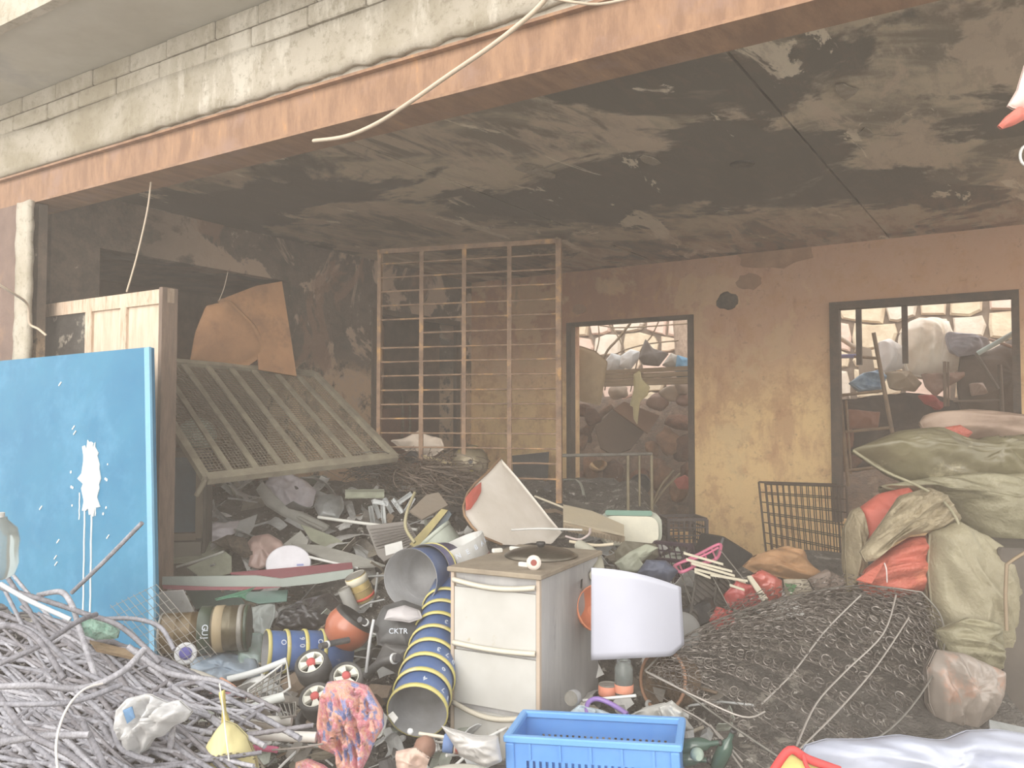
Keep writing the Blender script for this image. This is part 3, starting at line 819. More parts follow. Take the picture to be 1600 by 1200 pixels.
T.part('stile', cb(-.002, .012, -.004, .012, 0, Hh - .02), g('rusty_white_trim', (196, 176, 156)))
T.part('stile', cb(W_ - .012, W_ + .002, -.004, .012, 0, Hh - .02), g('rusty_white_trim', (196, 176, 156)))
zz = [Hh - .055, Hh - .295, Hh - .515, Hh - .70]
for k in range(3):
    z1 = zz[k] - .022; z0 = max(zz[k + 1], 0)
    T.part('drawer_front', cb(.014, W_ - .014, -.002, .012, z0, z1), CABW)
for k in range(4):
    sag = [.018, .008, .03, .03][k]
    def sf(u, v, k=k, sag=sag):
        x = .012 + u * (W_ - .024); z = zz[k] - sag * math.sin(math.pi * min(1, u * (1.0 if k != 2 else 1.15) * .98)) + (v - .5) * .022 + (.006 if k != 2 else -.012 * u)
        return cm @ V((x, -.012 - .01 * math.sin(math.pi * v), max(z, .002)))
    T.part('handle_strip', MB().grid(sf, 16, 4, .008), g('strip_cream', (220, 210, 190)))
T.part('top_board', cb(-.012, W_ + .015, -.02, DP + .02, Hh - .02, Hh, .004), mat('dusty_top', (160, 146, 126), (136, 124, 108), scale=6, rough=.9, bump=.2, c3=(104, 88, 72), s3=4))
T.part('rubbed_mark', cb(.20, .212, -.0045, -.001, .08, .13), g('grey_smudge', (150, 146, 138)))
T.done()
# things on the cabinet top
def ctop(px, py, dz=0): return onZ(px, py, zc1 + dz)
p = ctop(845, 858, .03)
T = Thing('pot_lid', 'dull steel domed pot lid lying on the cabinet top', 'pot lid')
mm = Matrix.Translation(p + V((0, 0, -.028)))
T.part('dome', MB().lathe(mm, [(.15, 0), (.152, .006), (.12, .022), (.07, .034), (.0, .038)], 28, True, False), mat('dull_steel', (120, 112, 98), (96, 90, 80), scale=6, rough=.3, metal=.7))
T.part('knob', MB().lathe(mm, [(.012, .036), (.02, .05), (.018, .058), (0, .06)], 12), BLACK)
T.done()
for k, (px, py, nm) in enumerate([(834, 879, 'small white tape roll with dark centre on the cabinet top'), ]):
    T = Thing('tape_roll', nm, 'roll'); mm = axisframe(ctop(px, py, .026), (EYE - ctop(px, py)) + V((0, 0, -.3)))
    T.part('ring', MB().lathe(mm, [(.012, -.01), (.028, -.01), (.028, .01), (.012, .01)], 20, False, False), g('roll_white', (226, 212, 200)))
    T.part('core', MB().lathe(mm, [(.012, -.009), (.012, .008)], 12), g('roll_core', (150, 70, 60))); T.done()
for k, (px, py) in enumerate([(819, 882), (777, 860), (853, 869), (810, 858)]):
    T1('white_block', MB().box(Matrix.Translation(ctop(px, py, .009)) @ Euler((0, 0, k)).to_matrix().to_4x4(), .045 if k < 3 else .09, .02, .018, .003), g('block_white', (230, 226, 216)),
       ['white plastic plug beside the tape roll', 'white plastic bit at the left back of the cabinet top', 'white plastic bit right of the tape roll', 'longer white plastic bit in front of the pot lid'][k], 'plastic bit')

# leaning bright white sheet
def wbf(u, v):
    px = 924 + u * (139 + 5 * v) ; top = 887 + 4 * u + 26 * u ** 2; bot = 1031 - 6 * u - 1 * u * u
    if u > .86: bot -= (u - .86) * 120
    py = top + v * (bot - top)
    return P(px, py, 3.2 + .10 * u + .05 * v - .09 * math.sin(math.pi * u) * (.6 + .4 * v))
T1('white_sheet', MB().grid(wbf, 24, 12, .004), mat('bright_white', (204, 205, 218), (196, 197, 210), scale=2, rough=.35, bump=0), 'clean bright white plastic sheet standing against the cabinet side', 'plastic sheet')
# orange bowl edge behind it
T1('orange_bowl', MB().lathe(F(932, 952, 3.45, pitch=70, yaw=20), [(.03, -.05), (.09, -.01), (.098, .03), (.094, .03), (.086, -.005), (.02, -.045)], 24), g('orange_plastic', (232, 138, 96)), 'orange bowl showing behind the white sheet edge', 'bowl')

# ------------------------------------------------------------------ blue crate
CRB = mat('crate_blue', (90, 146, 216), (104, 158, 222), scale=3, rough=.45, bump=.04)
T = Thing('plastic_crate', 'bright blue slotted plastic crate at the bottom of the heap', 'crate')
k_bl, k_br, k_fr, k_fl = P(776, 1119, 2.86), P(1003, 1128, 2.74), P(1060, 1163, 2.55), P(792, 1148, 2.68)
ux = (k_fr - k_fl).normalized(); nrm_ = ux.cross(k_bl - k_fl).normalized(); uy = nrm_.cross(ux)
KW = (k_fr - k_fl).length; KD = .24
km = Matrix((ux, uy, nrm_)).transposed().to_4x4(); km.translation = k_fl
def kb(x0, x1, y0, y1, z0, z1, b=0): return MB().box(km @ Matrix.Translation(((x0 + x1) / 2, (y0 + y1) / 2, (z0 + z1) / 2)), x1 - x0, y1 - y0, z1 - z0, b)
KH = -.24; e = .012
rim = MB()
for a in (kb(-.01, KW + .01, -.012, .012, -.022, 0, .004), kb(-.01, KW + .01, KD - .012, KD + .012, -.022, 0, .004), kb(-.012, .012, 0, KD, -.022, -.0005, .004), kb(KW - .012, KW + .012, 0, KD, -.022, -.0005, .004)):
    rim.add(a.v, a.f)
T.part('rim', rim, mat('crate_rim_blue', (104, 162, 226), (116, 172, 230), scale=3, rough=.4, bump=.02))
def wall_slots(y0, y1):
    w = MB()
    def ad(b): w.add(b.v, b.f)
    ad(kb(0, KW, y0, y1, -.075, -.022)); ad(kb(0, KW, y0, y1, KH, -.145))
    x = 0; n = 26; s = KW / n
    ad(kb(0, s * 3, y0, y1, -.145, -.075)); ad(kb(KW - s * 2.2, KW, y0, y1, -.145, -.075))
    for i in range(3, n - 2): ad(kb(i * s + s * .42, i * s + s, y0, y1, -.145, -.075))
    ad(kb(KW * .0, KW, y0 + .002, y0 + .004, -.112, -.108))
    return w
T.part('front_wall', wall_slots(-.004, .002), CRB); T.part('back_wall', wall_slots(KD - .004, KD + .002), CRB)
T.part('side_wall', kb(0, .006, 0, KD, KH, -.022), CRB); T.part('side_wall', kb(KW - .006, KW, 0, KD, KH, -.022), CRB)
T.part('bottom', kb(0, KW, 0, KD, KH - .006, KH), CRB)
for f in (.02, .98): T.part('corner_rib', kb(KW * f - .014, KW * f + .014, -.014, -.004, -.10, -.022, .003), CRB)
for f in range(5): T.part('rib', kb(KW * (.14 + f * .18) - .004, KW * (.14 + f * .18) + .004, -.010, -.004, -.07, -.022), CRB)
T.done()

# ------------------------------------------------------------------ paint buckets
BKB = mat('bucket_blue', (84, 114, 172), (98, 128, 182), scale=7, rough=.4, bump=.05, c3=(176, 182, 196), s3=16, t3=(.62, .7))
BKY = mat('bucket_yellow', (214, 202, 116), (198, 186, 124), scale=9, rough=.5, bump=.05, c3=(222, 206, 190), s3=12, t3=(.6, .7))
INS = mat('bucket_inside', (148, 148, 150), (120, 120, 120), scale=5, rough=.55, bump=.1)
MARK = g('white_marks', (220, 226, 236))
def bucket(name, m, r0, r1, h, label, group=None, body=BKB, band=BKY, bands=((.88, 1.0),), text=None, ins=INS, tang=-90, cat='bucket', tz=.6, ts=.045, handle=False, seed=0):
    T = Thing(name, label, cat, group)
    rad = lambda f: r0 + (r1 - r0) * f
    BO = T.part('body', MB().lathe(m, [(0.001, 0), (r0, 0), (r1, h)], 32, False, False), body)
    T.part('inside', MB().lathe(m, [(0.001, .006), (r0 - .003, .006), (r1 - .004, h - .001), (r1, h)], 32, False, False), ins)
    for a, b in bands:
        T.part('band', MB().lathe(m, [(rad(a), h * a), (rad(a) + .004, h * a + .002), (rad(b) + .004, h * b), (rad(b) - .001, h * b + .001)], 32, False, False), band)
    if text:
        for i, ch in enumerate(text):
            a = math.radians(tang + (i - (len(text) - 1) / 2) * 22)
            rr_ = rad(tz) + .0015
            o = V((math.cos(a) * rr_, math.sin(a) * rr_, h * tz)); out = V((math.cos(a), math.sin(a), 0)); up = V((0, 0, 1)); rt = up.cross(out)
            fm = Matrix((rt, up, out)).transposed().to_4x4(); fm.translation = o
            T.part('lettering', text_mb(ch, m @ fm, ts), MARK, BO)
    T.done(); return T
# nested column against the cabinet
A_ = P(652, 1112, 3.02); B_ = P(704, 893, 3.78); ax = (B_ - A_); L_ = ax.length; ax.normalize()
nB = 8
B_ = P(702, 935, 3.72); ax = (B_ - A_); L_ = ax.length; ax.normalize()
for k in range(nB):
    f = k / nB; c = A_ + ax * (L_ * f)
    mm = axisframe(c + ax * .17, -ax, V((0, 0, 1)))
    rr_ = .108 - .006 * f
    lab = ['frontmost blue paint bucket of the leaning column, open mouth down', 'second blue bucket of the leaning column from the bottom', 'third blue bucket of the leaning column from the bottom', 'fourth blue bucket of the leaning column, whitish smear near its band', 'fifth blue bucket of the leaning column from the bottom', 'sixth blue bucket of the leaning column from the bottom', 'seventh blue bucket of the leaning column from the bottom', 'topmost blue bucket of the leaning column beside the cabinet'][k]
    wm = axisframe(c + ax * .17, -ax, V((0, 0, 1)))
    # lettering faces the camera side
    loc = wm.inverted() @ EYE; ta = math.degrees(math.atan2(loc.y, loc.x)) 
    bucket('paint_bucket', mm, rr_ - .014, rr_, .17, lab, 'nested paint buckets leaning on the cabinet', text={0: '17 4', 2: '073', 4: '073', 1: 'o'}.get(k), tang=ta - 30, tz=.62, ts=.034)
# nested row lying on its side
A_ = P(414, 1018, 3.5); B_ = P(520, 1016, 3.62); ax = (B_ - A_); L_ = ax.length; ax.normalize()
for k in range(4):
    c = A_ + ax * (.076 * k); mm = axisframe(c + ax * .13, -ax)
    loc = mm.inverted() @ EYE; ta = math.degrees(math.atan2(loc.y, loc.x))
    bucket('paint_bucket', mm, .078, .086, .13, ['leftmost blue bucket of the row lying on its side', 'second blue bucket in the row lying on its side', 'third blue bucket in the row lying on its side', 'rightmost blue bucket of the lying row, behind the wheels'][k], 'buckets lying in a row on their side', text=['O', '06', 'O', None][k], tang=ta + 25, tz=.45, ts=.03)
# single buckets
mo_ = P(641, 904, 3.62); ax_ = ((EYE - mo_).normalized() * .85 - CR * .42 - V((0, 0, .12))).normalized()
mm = axisframe(mo_ - ax_ * .2, ax_)
bucket('paint_bucket', mm, .115, .13, .20, 'open blue bucket with grey inside facing the yard, above the column', None, ins=INS, text=None, bands=())
mm = axisframe(mo_ - ax_ * .34 + V((0, 0, .01)), ax_)
bucket('paint_bucket', mm, .112, .124, .2, 'purplish blue bucket tucked behind the open grey one', None, body=mat('purple_blue', (92, 96, 160), (112, 114, 170), scale=8, rough=.4, c3=(170, 170, 190), s3=12), bands=((.6, .66),))
mm = axisframe(P(745, 915, 3.92), V((-.30, -.25, .9)) + CH * .0)
bucket('white_tub', mm, .10, .125, .22, 'white tub with lettering and a brown stripe behind the cabinet', None, body=WHITEP, band=g('tub_brown', (136, 92, 88)), bands=((.42, .56),), text='MEINEBAN', tang=(lambda l: math.degrees(math.atan2(l.y, l.x)))(mm.inverted() @ EYE), tz=.78, ts=.034, cat='tub', ins=WHITEP)
mm = axisframe(P(716, 880, 4.35), V((-.5, -.2, .6)))
bucket('pale_tub', mm, .09, .10, .2, 'plain pale green tub behind the lettered white tub', None, body=g('pale_green_tub', (190, 196, 182)), bands=((.9, 1.),), band=g('pale_green_tub', (190, 196, 182)), cat='tub', ins=g('pale_green_tub', (190, 196, 182)))

# gold can, grey tube
def can(name, px, py, d, axis, r, h, label, cols, cat='can', text=None, group=None):
    c = P(px, py, d); a = CR * axis[0] + CH * axis[1] + V((0, 0, axis[2])); m = axisframe(c - a.normalized() * h / 2, a)
    T = Thing(name, label, cat, group); n = len(cols)
    T.part('body', MB().lathe(m, [(r * .94, 0), (r, .004), (r, h - .004), (r * .94, h)], 24), cols[0][2])
    for a_, b_, mt in cols[1:]:
        T.part('band', MB().lathe(m, [(r, h * a_), (r + .002, h * a_ + .001), (r + .002, h * b_ - .001), (r, h * b_)], 24, False, False), mt)
    T.part('lid', MB().lathe(m, [(r * .9, h), (r * .97, h + .004), (r * .93, h + .005), (r * .9, h + .001)], 24, True, True), STEEL)
    T.done(); return T
GOLD = mat('gold_tin', (196, 168, 104), (224, 200, 140), scale=6, rough=.3, metal=.5)
can('gold_tin', 563, 918, 3.75, (-.35, -.2, .9), .048, .12, 'dented gold tin can with a red spot, under the grey bucket', [(0, 1, GOLD), (.1, .2, g('tin_red', (206, 70, 50))), (.72, .98, g('tin_white', (214, 206, 184))), (.45, .49, g('tin_dark', (150, 126, 76)))])
can('grey_tube', 545, 938, 3.7, (-.4, -.1, .9), .028, .11, 'grey cardboard tube left of the gold tin', [(0, 1, g('tube_grey', (150, 148, 142)))], 'tube')

# drums lying at the left
DG = mat('drum_green', (48, 62, 50), (64, 76, 60), scale=8, rough=.35, bump=.05)
OLV = mat('drum_olive', (108, 100, 76), (84, 74, 56), scale=5, rough=.35, metal=.3)
def drum(px, py, d, r, h, label, bands, body, text=None):
    c = P(px, py, d); a = CR + CH * .15 + V((0, 0, .02)); m = axisframe(c - a.normalized() * h / 2, a)
    T = Thing('steel_drum', label, 'drum')
    T.part('body', MB().lathe(m, [(r * .9, .0), (r, .005), (r, h * .33), (r * 1.03, h * .35), (r, h * .37), (r, h * .63), (r * 1.03, h * .65), (r, h * .67), (r, h - .005), (r * .9, h)], 32), body)
    for a_, b_, mt in bands: T.part('band', MB().lathe(m, [(r * 1.005, h * a_), (r * 1.035, h * a_ + .002), (r * 1.035, h * b_ - .002), (r * 1.005, h * b_)], 32, False, False), mt)
    if text:
        loc = m.inverted() @ EYE; ta = math.atan2(loc.y, loc.x) + .35
        for i, ch in enumerate(text):
            a2 = ta - i * .22; out = V((math.cos(a2), math.sin(a2), 0)); o = out * (r * 1.04); o.z = h * .12
            rt = V((0, 0, 1)); up = out.cross(rt)
            fm = Matrix((up, -rt if False else rt, out)).transposed().to_4x4()
            fm = Matrix((V((0, 0, 1)).cross(out), V((0, 0, 1)), out)).transposed().to_4x4(); fm.translation = o
            T.part('lettering', text_mb(ch, m @ fm, .035), MARK)
    T.done()
drum(352, 982, 3.62, .095, .20, 'dark green steel drum lying on its side with white lettering', [(0, .26, DG), (.3, .5, g('drum_cream', (170, 150, 116))), (.8, .9, STEEL), (.93, 1., DG)], OLV, 'JUG')
drum(290, 988, 3.68, .085, .2, 'brownish olive drum lying left of the green lettered drum', [(.0, .05, STEEL), (.9, 1., OLV)], mat('drum_brown', (116, 98, 66), (82, 66, 46), scale=4, rough=.35, metal=.3))
# round cap
T = Thing('violet_disc', 'round white cap with a violet centre beside the lying drums', 'cap')
m = axisframe(P(290, 1021, 3.3), EYE - P(290, 1021, 3.3) + V((0, 0, .4)))
T.part('disc', MB().lathe(m, [(.042, -.02), (.042, 0), (.036, .004), (.024, .0)], 28), g('cap_white', (236, 236, 238)))
T.part('centre', MB().lathe(m, [(.024, -.0), (.024, .006), (.01, .007)], 20), g('cap_violet', (96, 92, 176)))
T.done()

# ------------------------------------------------------------------ trolley wheels
RUB = mat('rubber', (58, 58, 58), (88, 86, 84), scale=9, rough=.7, bump=.1)
def wheel(px, py, d, r, label, ax=(-.15, -.55, .8), spokes=True):
    c = P(px, py, d); a = CR * ax[0] + CH * ax[1] + V((0, 0, ax[2])); m = axisframe(c, a)
    T = Thing('trolley_wheel', label, 'wheel', 'small trolley wheels in the heap'); w = .075
    T.part('tyre', MB().lathe(m, [(r * .74, -w), (r * .92, -w), (r, -w * .75), (r, -w * .1), (r * .93, .004), (r * .76, .004), (r * .74, -.004)], 32, False, False), RUB)
    RI = T.part('rim', MB().lathe(m, [(r * .74, -w), (r * .74, .002), (r * .70, .004), (r * .67, -.004), (r * .67, -w)], 32, False, False), g('wheel_white', (230, 228, 214)))
    T.part('back_plate', MB().lathe(m, [(r * .7, -w * .9), (r * .7, -w * .8)], 24), BLACK)
    for k in range(4):
        b = 6.283 * k / 4 + .5
        pts = [V((math.cos(b + q) * rr_, math.sin(b + q) * rr_, -.004)) for q, rr_ in ((-.38, r * .69), (.38, r * .69), (.5, r * .2), (-.5, r * .2))]
        T.part('spoke', MB().prism([m @ p for p in pts], .012), g('wheel_white', (230, 228, 214)), RI)
    T.part('hub_cap', parent=RI, mb=MB().lathe(m, [(r * .26, -.006), (r * .25, .008), (r * .12, .012)], 16), mat=g('hub_red', (204, 84, 82)))
    T.done()
wheel(486, 1035, 3.1, .064, 'white-spoked wheel with red hub, uppermost of the three')
wheel(541, 1056, 3.08, .062, 'white-spoked wheel with red hub half hidden behind the floral cloth top', (.1, -.6, .75))
wheel(492, 1088, 2.96, .060, 'white-spoked wheel with red hub, lowest of the three')
def tyre(px, py, d, r, label, ax):
    c = P(px, py, d); a = CR * ax[0] + CH * ax[1] + V((0, 0, ax[2]))
    T1('rubber_ring', MB().lathe(axisframe(c, a), [(r * .7, -.03), (r, -.025), (r, .01), (r * .85, .022), (r * .7, .015), (r * .7, -.03)], 28, False, False), RUB, label, 'tyre', 'small trolley wheels in the heap')
tyre(492, 1124, 3.0, .068, 'bare dark rubber tyre under the lowest white-spoked wheel', (-.1, -.5, .8))

# orange pot with black top
T = Thing('orange_pot', 'round glossy orange pot tipped over with dark mouth', 'pot')
m = axisframe(P(548, 975, 3.5) , CR * .55 + CH * .1 + V((0, 0, .75)))
T.part('bowl', MB().lathe(m, [(.001, -.105), (.04, -.10), (.075, -.08), (.095, -.04), (.098, -.01), (.09, .02)], 32, False, False), mat('orange_enamel', (186, 112, 84), (170, 98, 72), scale=3, rough=.25, bump=0))
T.part('dark_rim', MB().lathe(m, [(.09, .02), (.088, .035), (.08, .04), (.078, .0), (.06, -.06), (.001, -.08)], 32, False, False), BLACK)
T.done()
# dark moulded shell with pale panel
T = Thing('moulded_shell', 'dark grey moulded plastic shell with pale top and white lettering', 'plastic cover')
T.part('shell', rag([(590, 1008), (585, 975), (597, 948), (630, 938), (662, 950), (664, 985), (655, 1000), (640, 1015), (615, 1012)], 3.5, .07, .006, 5, freq=4, t=.01, ty=-.2), mat('shell_grey', (96, 96, 96), (76, 76, 76), scale=5, rough=.5))
T.part('pale_panel', rag([(600, 968), (606, 953), (632, 946), (656, 954), (660, 966), (640, 973), (628, 971)], 3.42, .03, .003, 5, freq=4, t=.006, ty=-.2), g('pale_lilac_grey', (196, 190, 190)))
mt_ = F(626, 990, 3.40, roll=0, pitch=75)
T.part('lettering', text_mb('CKTR', F(622, 990, 3.395, pitch=80), .03), MARK)
T.done()
T1('dark_shell', rag([(585, 1035), (600, 1005), (640, 1010), (660, 1000), (655, 1040), (625, 1055)], 3.42, .06, .004, 8, freq=4, t=.01), mat('shell_dark', (66, 66, 66), (90, 88, 86), scale=5, rough=.5), 'plain dark plastic shell under the lettered one', 'plastic cover')
# handle with white rings
def grip(pts, r, label, rings):
    T = Thing('rubber_grip', label, 'grip'); q = smooth_line(Pd(pts), 6)
    T.part('bar', MB().tube(q, r, 10), mat('grip_dark', (70, 70, 72), (98, 96, 94), scale=20, rough=.6))
    for f in rings:
        i = int(f * (len(q) - 2)); T.part('ring', MB().tube([q[i], q[i].lerp(q[i + 1], .6)], r * 1.25, 12), g('ring_white', (228, 228, 226)))
    T.done()
grip([(572, 1055, 3.35), (595, 1035, 3.3), (622, 1028, 3.25)], .017, 'grey rubber grip with a white ring pointing right', (.95,))
grip([(545, 1000, 3.35), (520, 1005, 3.3), (500, 1010, 3.25)], .012, 'dark rubber grip with white ring over the lying buckets', (.8,))
grip([(600, 990, 3.5), (575, 975, 3.4), (562, 968, 3.35)], .012, 'short black grip with white ring beside the orange pot', (.7,))
T1('striped_tube', rod([(572, 1050, 3.3), (578, 1000, 3.28), (584, 968, 3.3)], .006), g('tube_white', (206, 206, 206)), 'thin white tube rising beside the orange pot', 'tube')

# ------------------------------------------------------------------ floral cloth
T1('floral_cloth', rag([(500, 1090), (512, 1066), (540, 1062), (575, 1072), (598, 1110), (600, 1135), (585, 1160), (575, 1185), (560, 1215), (530, 1215), (525, 1180), (497, 1168), (495, 1130)], 2.72, .075, .042, 5, freq=13, pillow=True, ang=80, rings=16, n=80, ty=-.12), CLOTH, 'bunched pink cloth with blue and orange floral pattern', 'cloth')
T1('floral_cloth', rag([(462, 1192), (480, 1186), (505, 1196), (530, 1215), (460, 1215)], 2.62, .04, .015, 9, pillow=True, freq=9), CLOTH, 'small corner of pink floral cloth at the bottom edge', 'cloth')
# yellow sack tied with string
T = Thing('yellow_bag', 'pale yellow bag tied at its narrow neck with string', 'bag')
T.part('bag', rag([(314, 1190), (328, 1160), (342, 1138), (352, 1126), (368, 1132), (386, 1150), (398, 1180), (408, 1230), (304, 1230)], 2.45, .09, .010, 4, pillow=True, freq=5, ang=90, rings=12), mat('pale_yellow', (228, 216, 158), (212, 200, 146), scale=4, rough=.6))
T.part('tied_neck', rag([(342, 1082), (350, 1078), (352, 1110), (360, 1134), (346, 1136), (348, 1108)], 2.5, .012, .003, 4, pillow=True), g('neck_yellow', (228, 208, 120)))
T.part('string', rod([(343, 1068, 2.46), (349, 1110, 2.44), (352, 1140, 2.37), (358, 1190, 2.34)], .0025), g('string_white', (226, 218, 206)))
mk = MB()
for k in range(8):
    a = -1.05 + k * .3; px = 366 + 30 * math.sin(a) * 1.2; py = 1194 - 17 * math.cos(a)
    for q in range(3): mk.box(F(px, py, 2.335, pitch=75, yaw=k * 40 + q * 65), .008, .0016, .002)
T.part('lettering', mk, g('ink_dark', (90, 84, 60)))
T.part('printed_ring', MB().tube([P(368 + 20 * math.cos(a), 1204 - 9 * math.sin(a) , 2.33) for a in [k * .2 for k in range(0, 17)]], .0015, 4), g('ink_dark', (90, 84, 60)))
T.done()

# ------------------------------------------------------------------ white plastic bag over the rods
T = Thing('plastic_bag', 'crumpled white plastic bag with a blue square print on the rods', 'bag')
T.part('bag', rag([(182, 1110), (198, 1092), (232, 1084), (262, 1098), (280, 1094), (300, 1112), (288, 1128), (270, 1134), (256, 1150), (238, 1154), (226, 1172), (206, 1186), (190, 1170), (178, 1140)], 2.33, .05, .038, 6, pillow=True, freq=7, ang=110, rings=14), mat('bag_white', (212, 211, 210), (190, 189, 190), scale=7, rough=.5, c3=(176, 172, 160), s3=9, t3=(.6, .7)))
T.part('blue_print', rag([(192, 1110), (206, 1104), (211, 1122), (198, 1131)], 2.255, .004, .002, 6, t=.003), g('print_blue', (96, 136, 176)))
T.done()

# ------------------------------------------------------------------ rods in a tangled heap
ROD = [mat('rod_grey_%d' % i, c, c2, scale=40, rough=.7, bump=.35, bscale=160) for i, (c, c2) in enumerate([((162, 161, 168), (124, 123, 130)), ((144, 142, 148), (106, 104, 110)), ((186, 184, 190), (146, 144, 150)), ((142, 138, 142), (112, 108, 112))])]
big = [
 [(112, 926, 3.1), (160, 880, 3.05), (222, 817, 3.0)],
 [(-20, 912, 2.9), (60, 935, 2.85), (130, 958, 2.8), (190, 980, 2.75), (250, 1035, 2.7)],
 [(60, 930, 2.9), (95, 925, 2.86), (112, 945, 2.82), (122, 975, 2.8), (140, 1030, 2.7), (150, 1060, 2.65)],
 [(160, 967, 2.95), (210, 967, 2.9), (250, 980, 2.85), (272, 1015, 2.8)],
 [(-20, 1045, 2.5), (60, 1010, 2.55), (120, 972, 2.65), (150, 960, 2.75)],
 [(-10, 1073, 2.4), (60, 1071, 2.4), (130, 1075, 2.45), (190, 1050, 2.5), (225, 1015, 2.6)],
 [(-20, 975, 2.6), (50, 985, 2.55), (130, 1050, 2.5), (240, 1090, 2.5), (330, 1120, 2.5)],
 [(-20, 985, 2.5), (20, 978, 2.5), (60, 1000, 2.45), (100, 1060, 2.4)],
 [(0, 1160, 2.2), (70, 1150, 2.25), (140, 1148, 2.25)],
 [(120, 1080, 2.4), (170, 1125, 2.35), (190, 1170, 2.3), (240, 1190, 2.3)],
 [(-20, 1060, 2.3), (40, 1140, 2.2), (110, 1180, 2.15), (170, 1230, 2.1)],
 [(200, 1010, 2.7), (260, 1050, 2.7), (340, 1065, 2.7), (375, 1085, 2.65)],
 [(-20, 1100, 2.25), (60, 1100, 2.25), (120, 1095, 2.3), (190, 1070, 2.4)],
 [(130, 1130, 2.3), (160, 1190, 2.2), (175, 1230, 2.15)],
 [(265, 1180, 2.4), (270, 1130, 2.4)],
]
for k, pts in enumerate(big):
    T1('steel_rod', rod(pts, .0084 + .001 * (k % 3), 6, 30, .86), ROD[k % 3], 'dusty grey ribbed rod in the tangled heap at the left', 'rod', 'grey rods of the tangled heap')
props(bpy.data.objects['steel_rod'], 'thick straight grey rod sticking up across the blue door')
del bpy.data.objects['steel_rod']['group']
rr = random.Random(21)
for k in range(150):
    px = rr.uniform(-60, 300); py = 950 + 260 * rr.random() ** .8
    top = 925 + max(0, px) * .42
    if py < top + 12: py = top + 12 + rr.random() * 60
    d = 2.95 - (py - 930) / 270 * .78 + rr.uniform(-.06, .12) + .15
    an = rr.choice([.35, .5, .3, -.45, -.6, 0.0, .9, .6]) + rr.uniform(-.2, .2); L_ = rr.uniform(70, 210)
    bend = rr.uniform(-20, 20)
    pts = []
    for f in (-1, -.4, .3, 1):
        x = px + math.cos(an) * L_ * f; y = py + math.sin(an) * L_ * f + bend * (1 - f * f)
        y = max(y, 935 + max(0, x) * .40) if x > 20 else y
        dd = 2.98 - (y - 930) / 270 * .78 + rr.uniform(-.015, .015) + .12
        pts.append((x, y, max(dd, 1.95)))
    T1('steel_rod', rod(pts, rr.choice([.0058, .0075, .0085, .010]), 5, 22, .86), ROD[rr.randrange(4)], 'dusty grey ribbed rod in the tangled heap at the left', 'rod', 'grey rods of the tangled heap')
# bed of the heap: wire offcuts, coloured dark for the shade between rods
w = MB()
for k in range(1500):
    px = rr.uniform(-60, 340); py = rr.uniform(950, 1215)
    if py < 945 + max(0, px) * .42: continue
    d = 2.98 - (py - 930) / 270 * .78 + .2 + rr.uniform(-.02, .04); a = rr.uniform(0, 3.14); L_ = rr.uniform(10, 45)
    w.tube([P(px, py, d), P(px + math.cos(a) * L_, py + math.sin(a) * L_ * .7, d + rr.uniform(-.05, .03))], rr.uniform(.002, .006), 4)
one('wire_offcuts', w, mat('dark_offcuts', (110, 106, 108), (70, 68, 70), scale=30, rough=.8), 'fine wire offcuts coloured dark as shade in the gaps between the rods', None, kind='stuff')
# thin things on the rods
T1('white_wire', rod([(92, 1220, 2.0), (88, 1160, 2.05), (103, 1110, 2.1), (130, 1078, 2.15), (160, 1068, 2.2)], .003), g('wire_white', (226, 220, 214)), 'thin white wire curling over the grey rods', 'wire')
T1('white_strip', rod([(0, 912, 2.75), (45, 938, 2.75), (110, 968, 2.75)], .008), g('strip_w', (214, 220, 226)), 'flat white strip lying over the upper edge of the rods', 'strip')
T1('green_net', rag([(122, 978), (140, 962), (165, 968), (186, 985), (183, 998), (150, 1000), (130, 992)], 2.82, .03, .012, 4, freq=9, pillow=True), mat('net_green', (126, 168, 150), (160, 190, 176), scale=30, rough=.7, bump=.6), 'crumpled pale green netting on top of the rods', 'netting')
T1('wood_lath', flat([(140, 1002), (215, 1020), (212, 1030), (150, 1016)], 2.8, .012, ty=-.3), WOOD, 'short tan lath between rods and blue door', 'lath')
T = Thing('water_jug', 'clear plastic jug cut off by the left picture edge above the rods', 'jug')
JUG = mat('clear_plastic', (214, 222, 220), (190, 204, 204), scale=4, rough=.15, bump=.05, trans=.7, ior=1.2)
m = F(-5, 905, 2.85)
T.part('body', MB().lathe(m, [(.03, 0), (.055, .012), (.066, .05), (.064, .09), (.068, .13), (.06, .17), (.03, .2), (.028, .21)], 24, wob=.1), JUG)
T.part('cap', MB().lathe(m, [(.02, .21), (.02, .225)], 12), WHITEP); T.done()
# wire mesh bits leaning right of the rods
w = MB()
for k in range(9):
    a0 = (172 + k * 9, 945 - k * 4); w.tube([P(a0[0], a0[1], 3.2), P(a0[0] + 95, a0[1] + 110, 3.1)], .0014, 3)
for k in range(10):
    a0 = (172 + k * 10, 950 + k * 12); w.tube([P(a0[0], a0[1], 3.19), P(a0[0] + 72, a0[1] - 36, 3.19)], .0012, 3)
T1('chicken_wire', w, STEEL, 'torn piece of wire mesh leaning on the blue door foot', 'wire mesh')

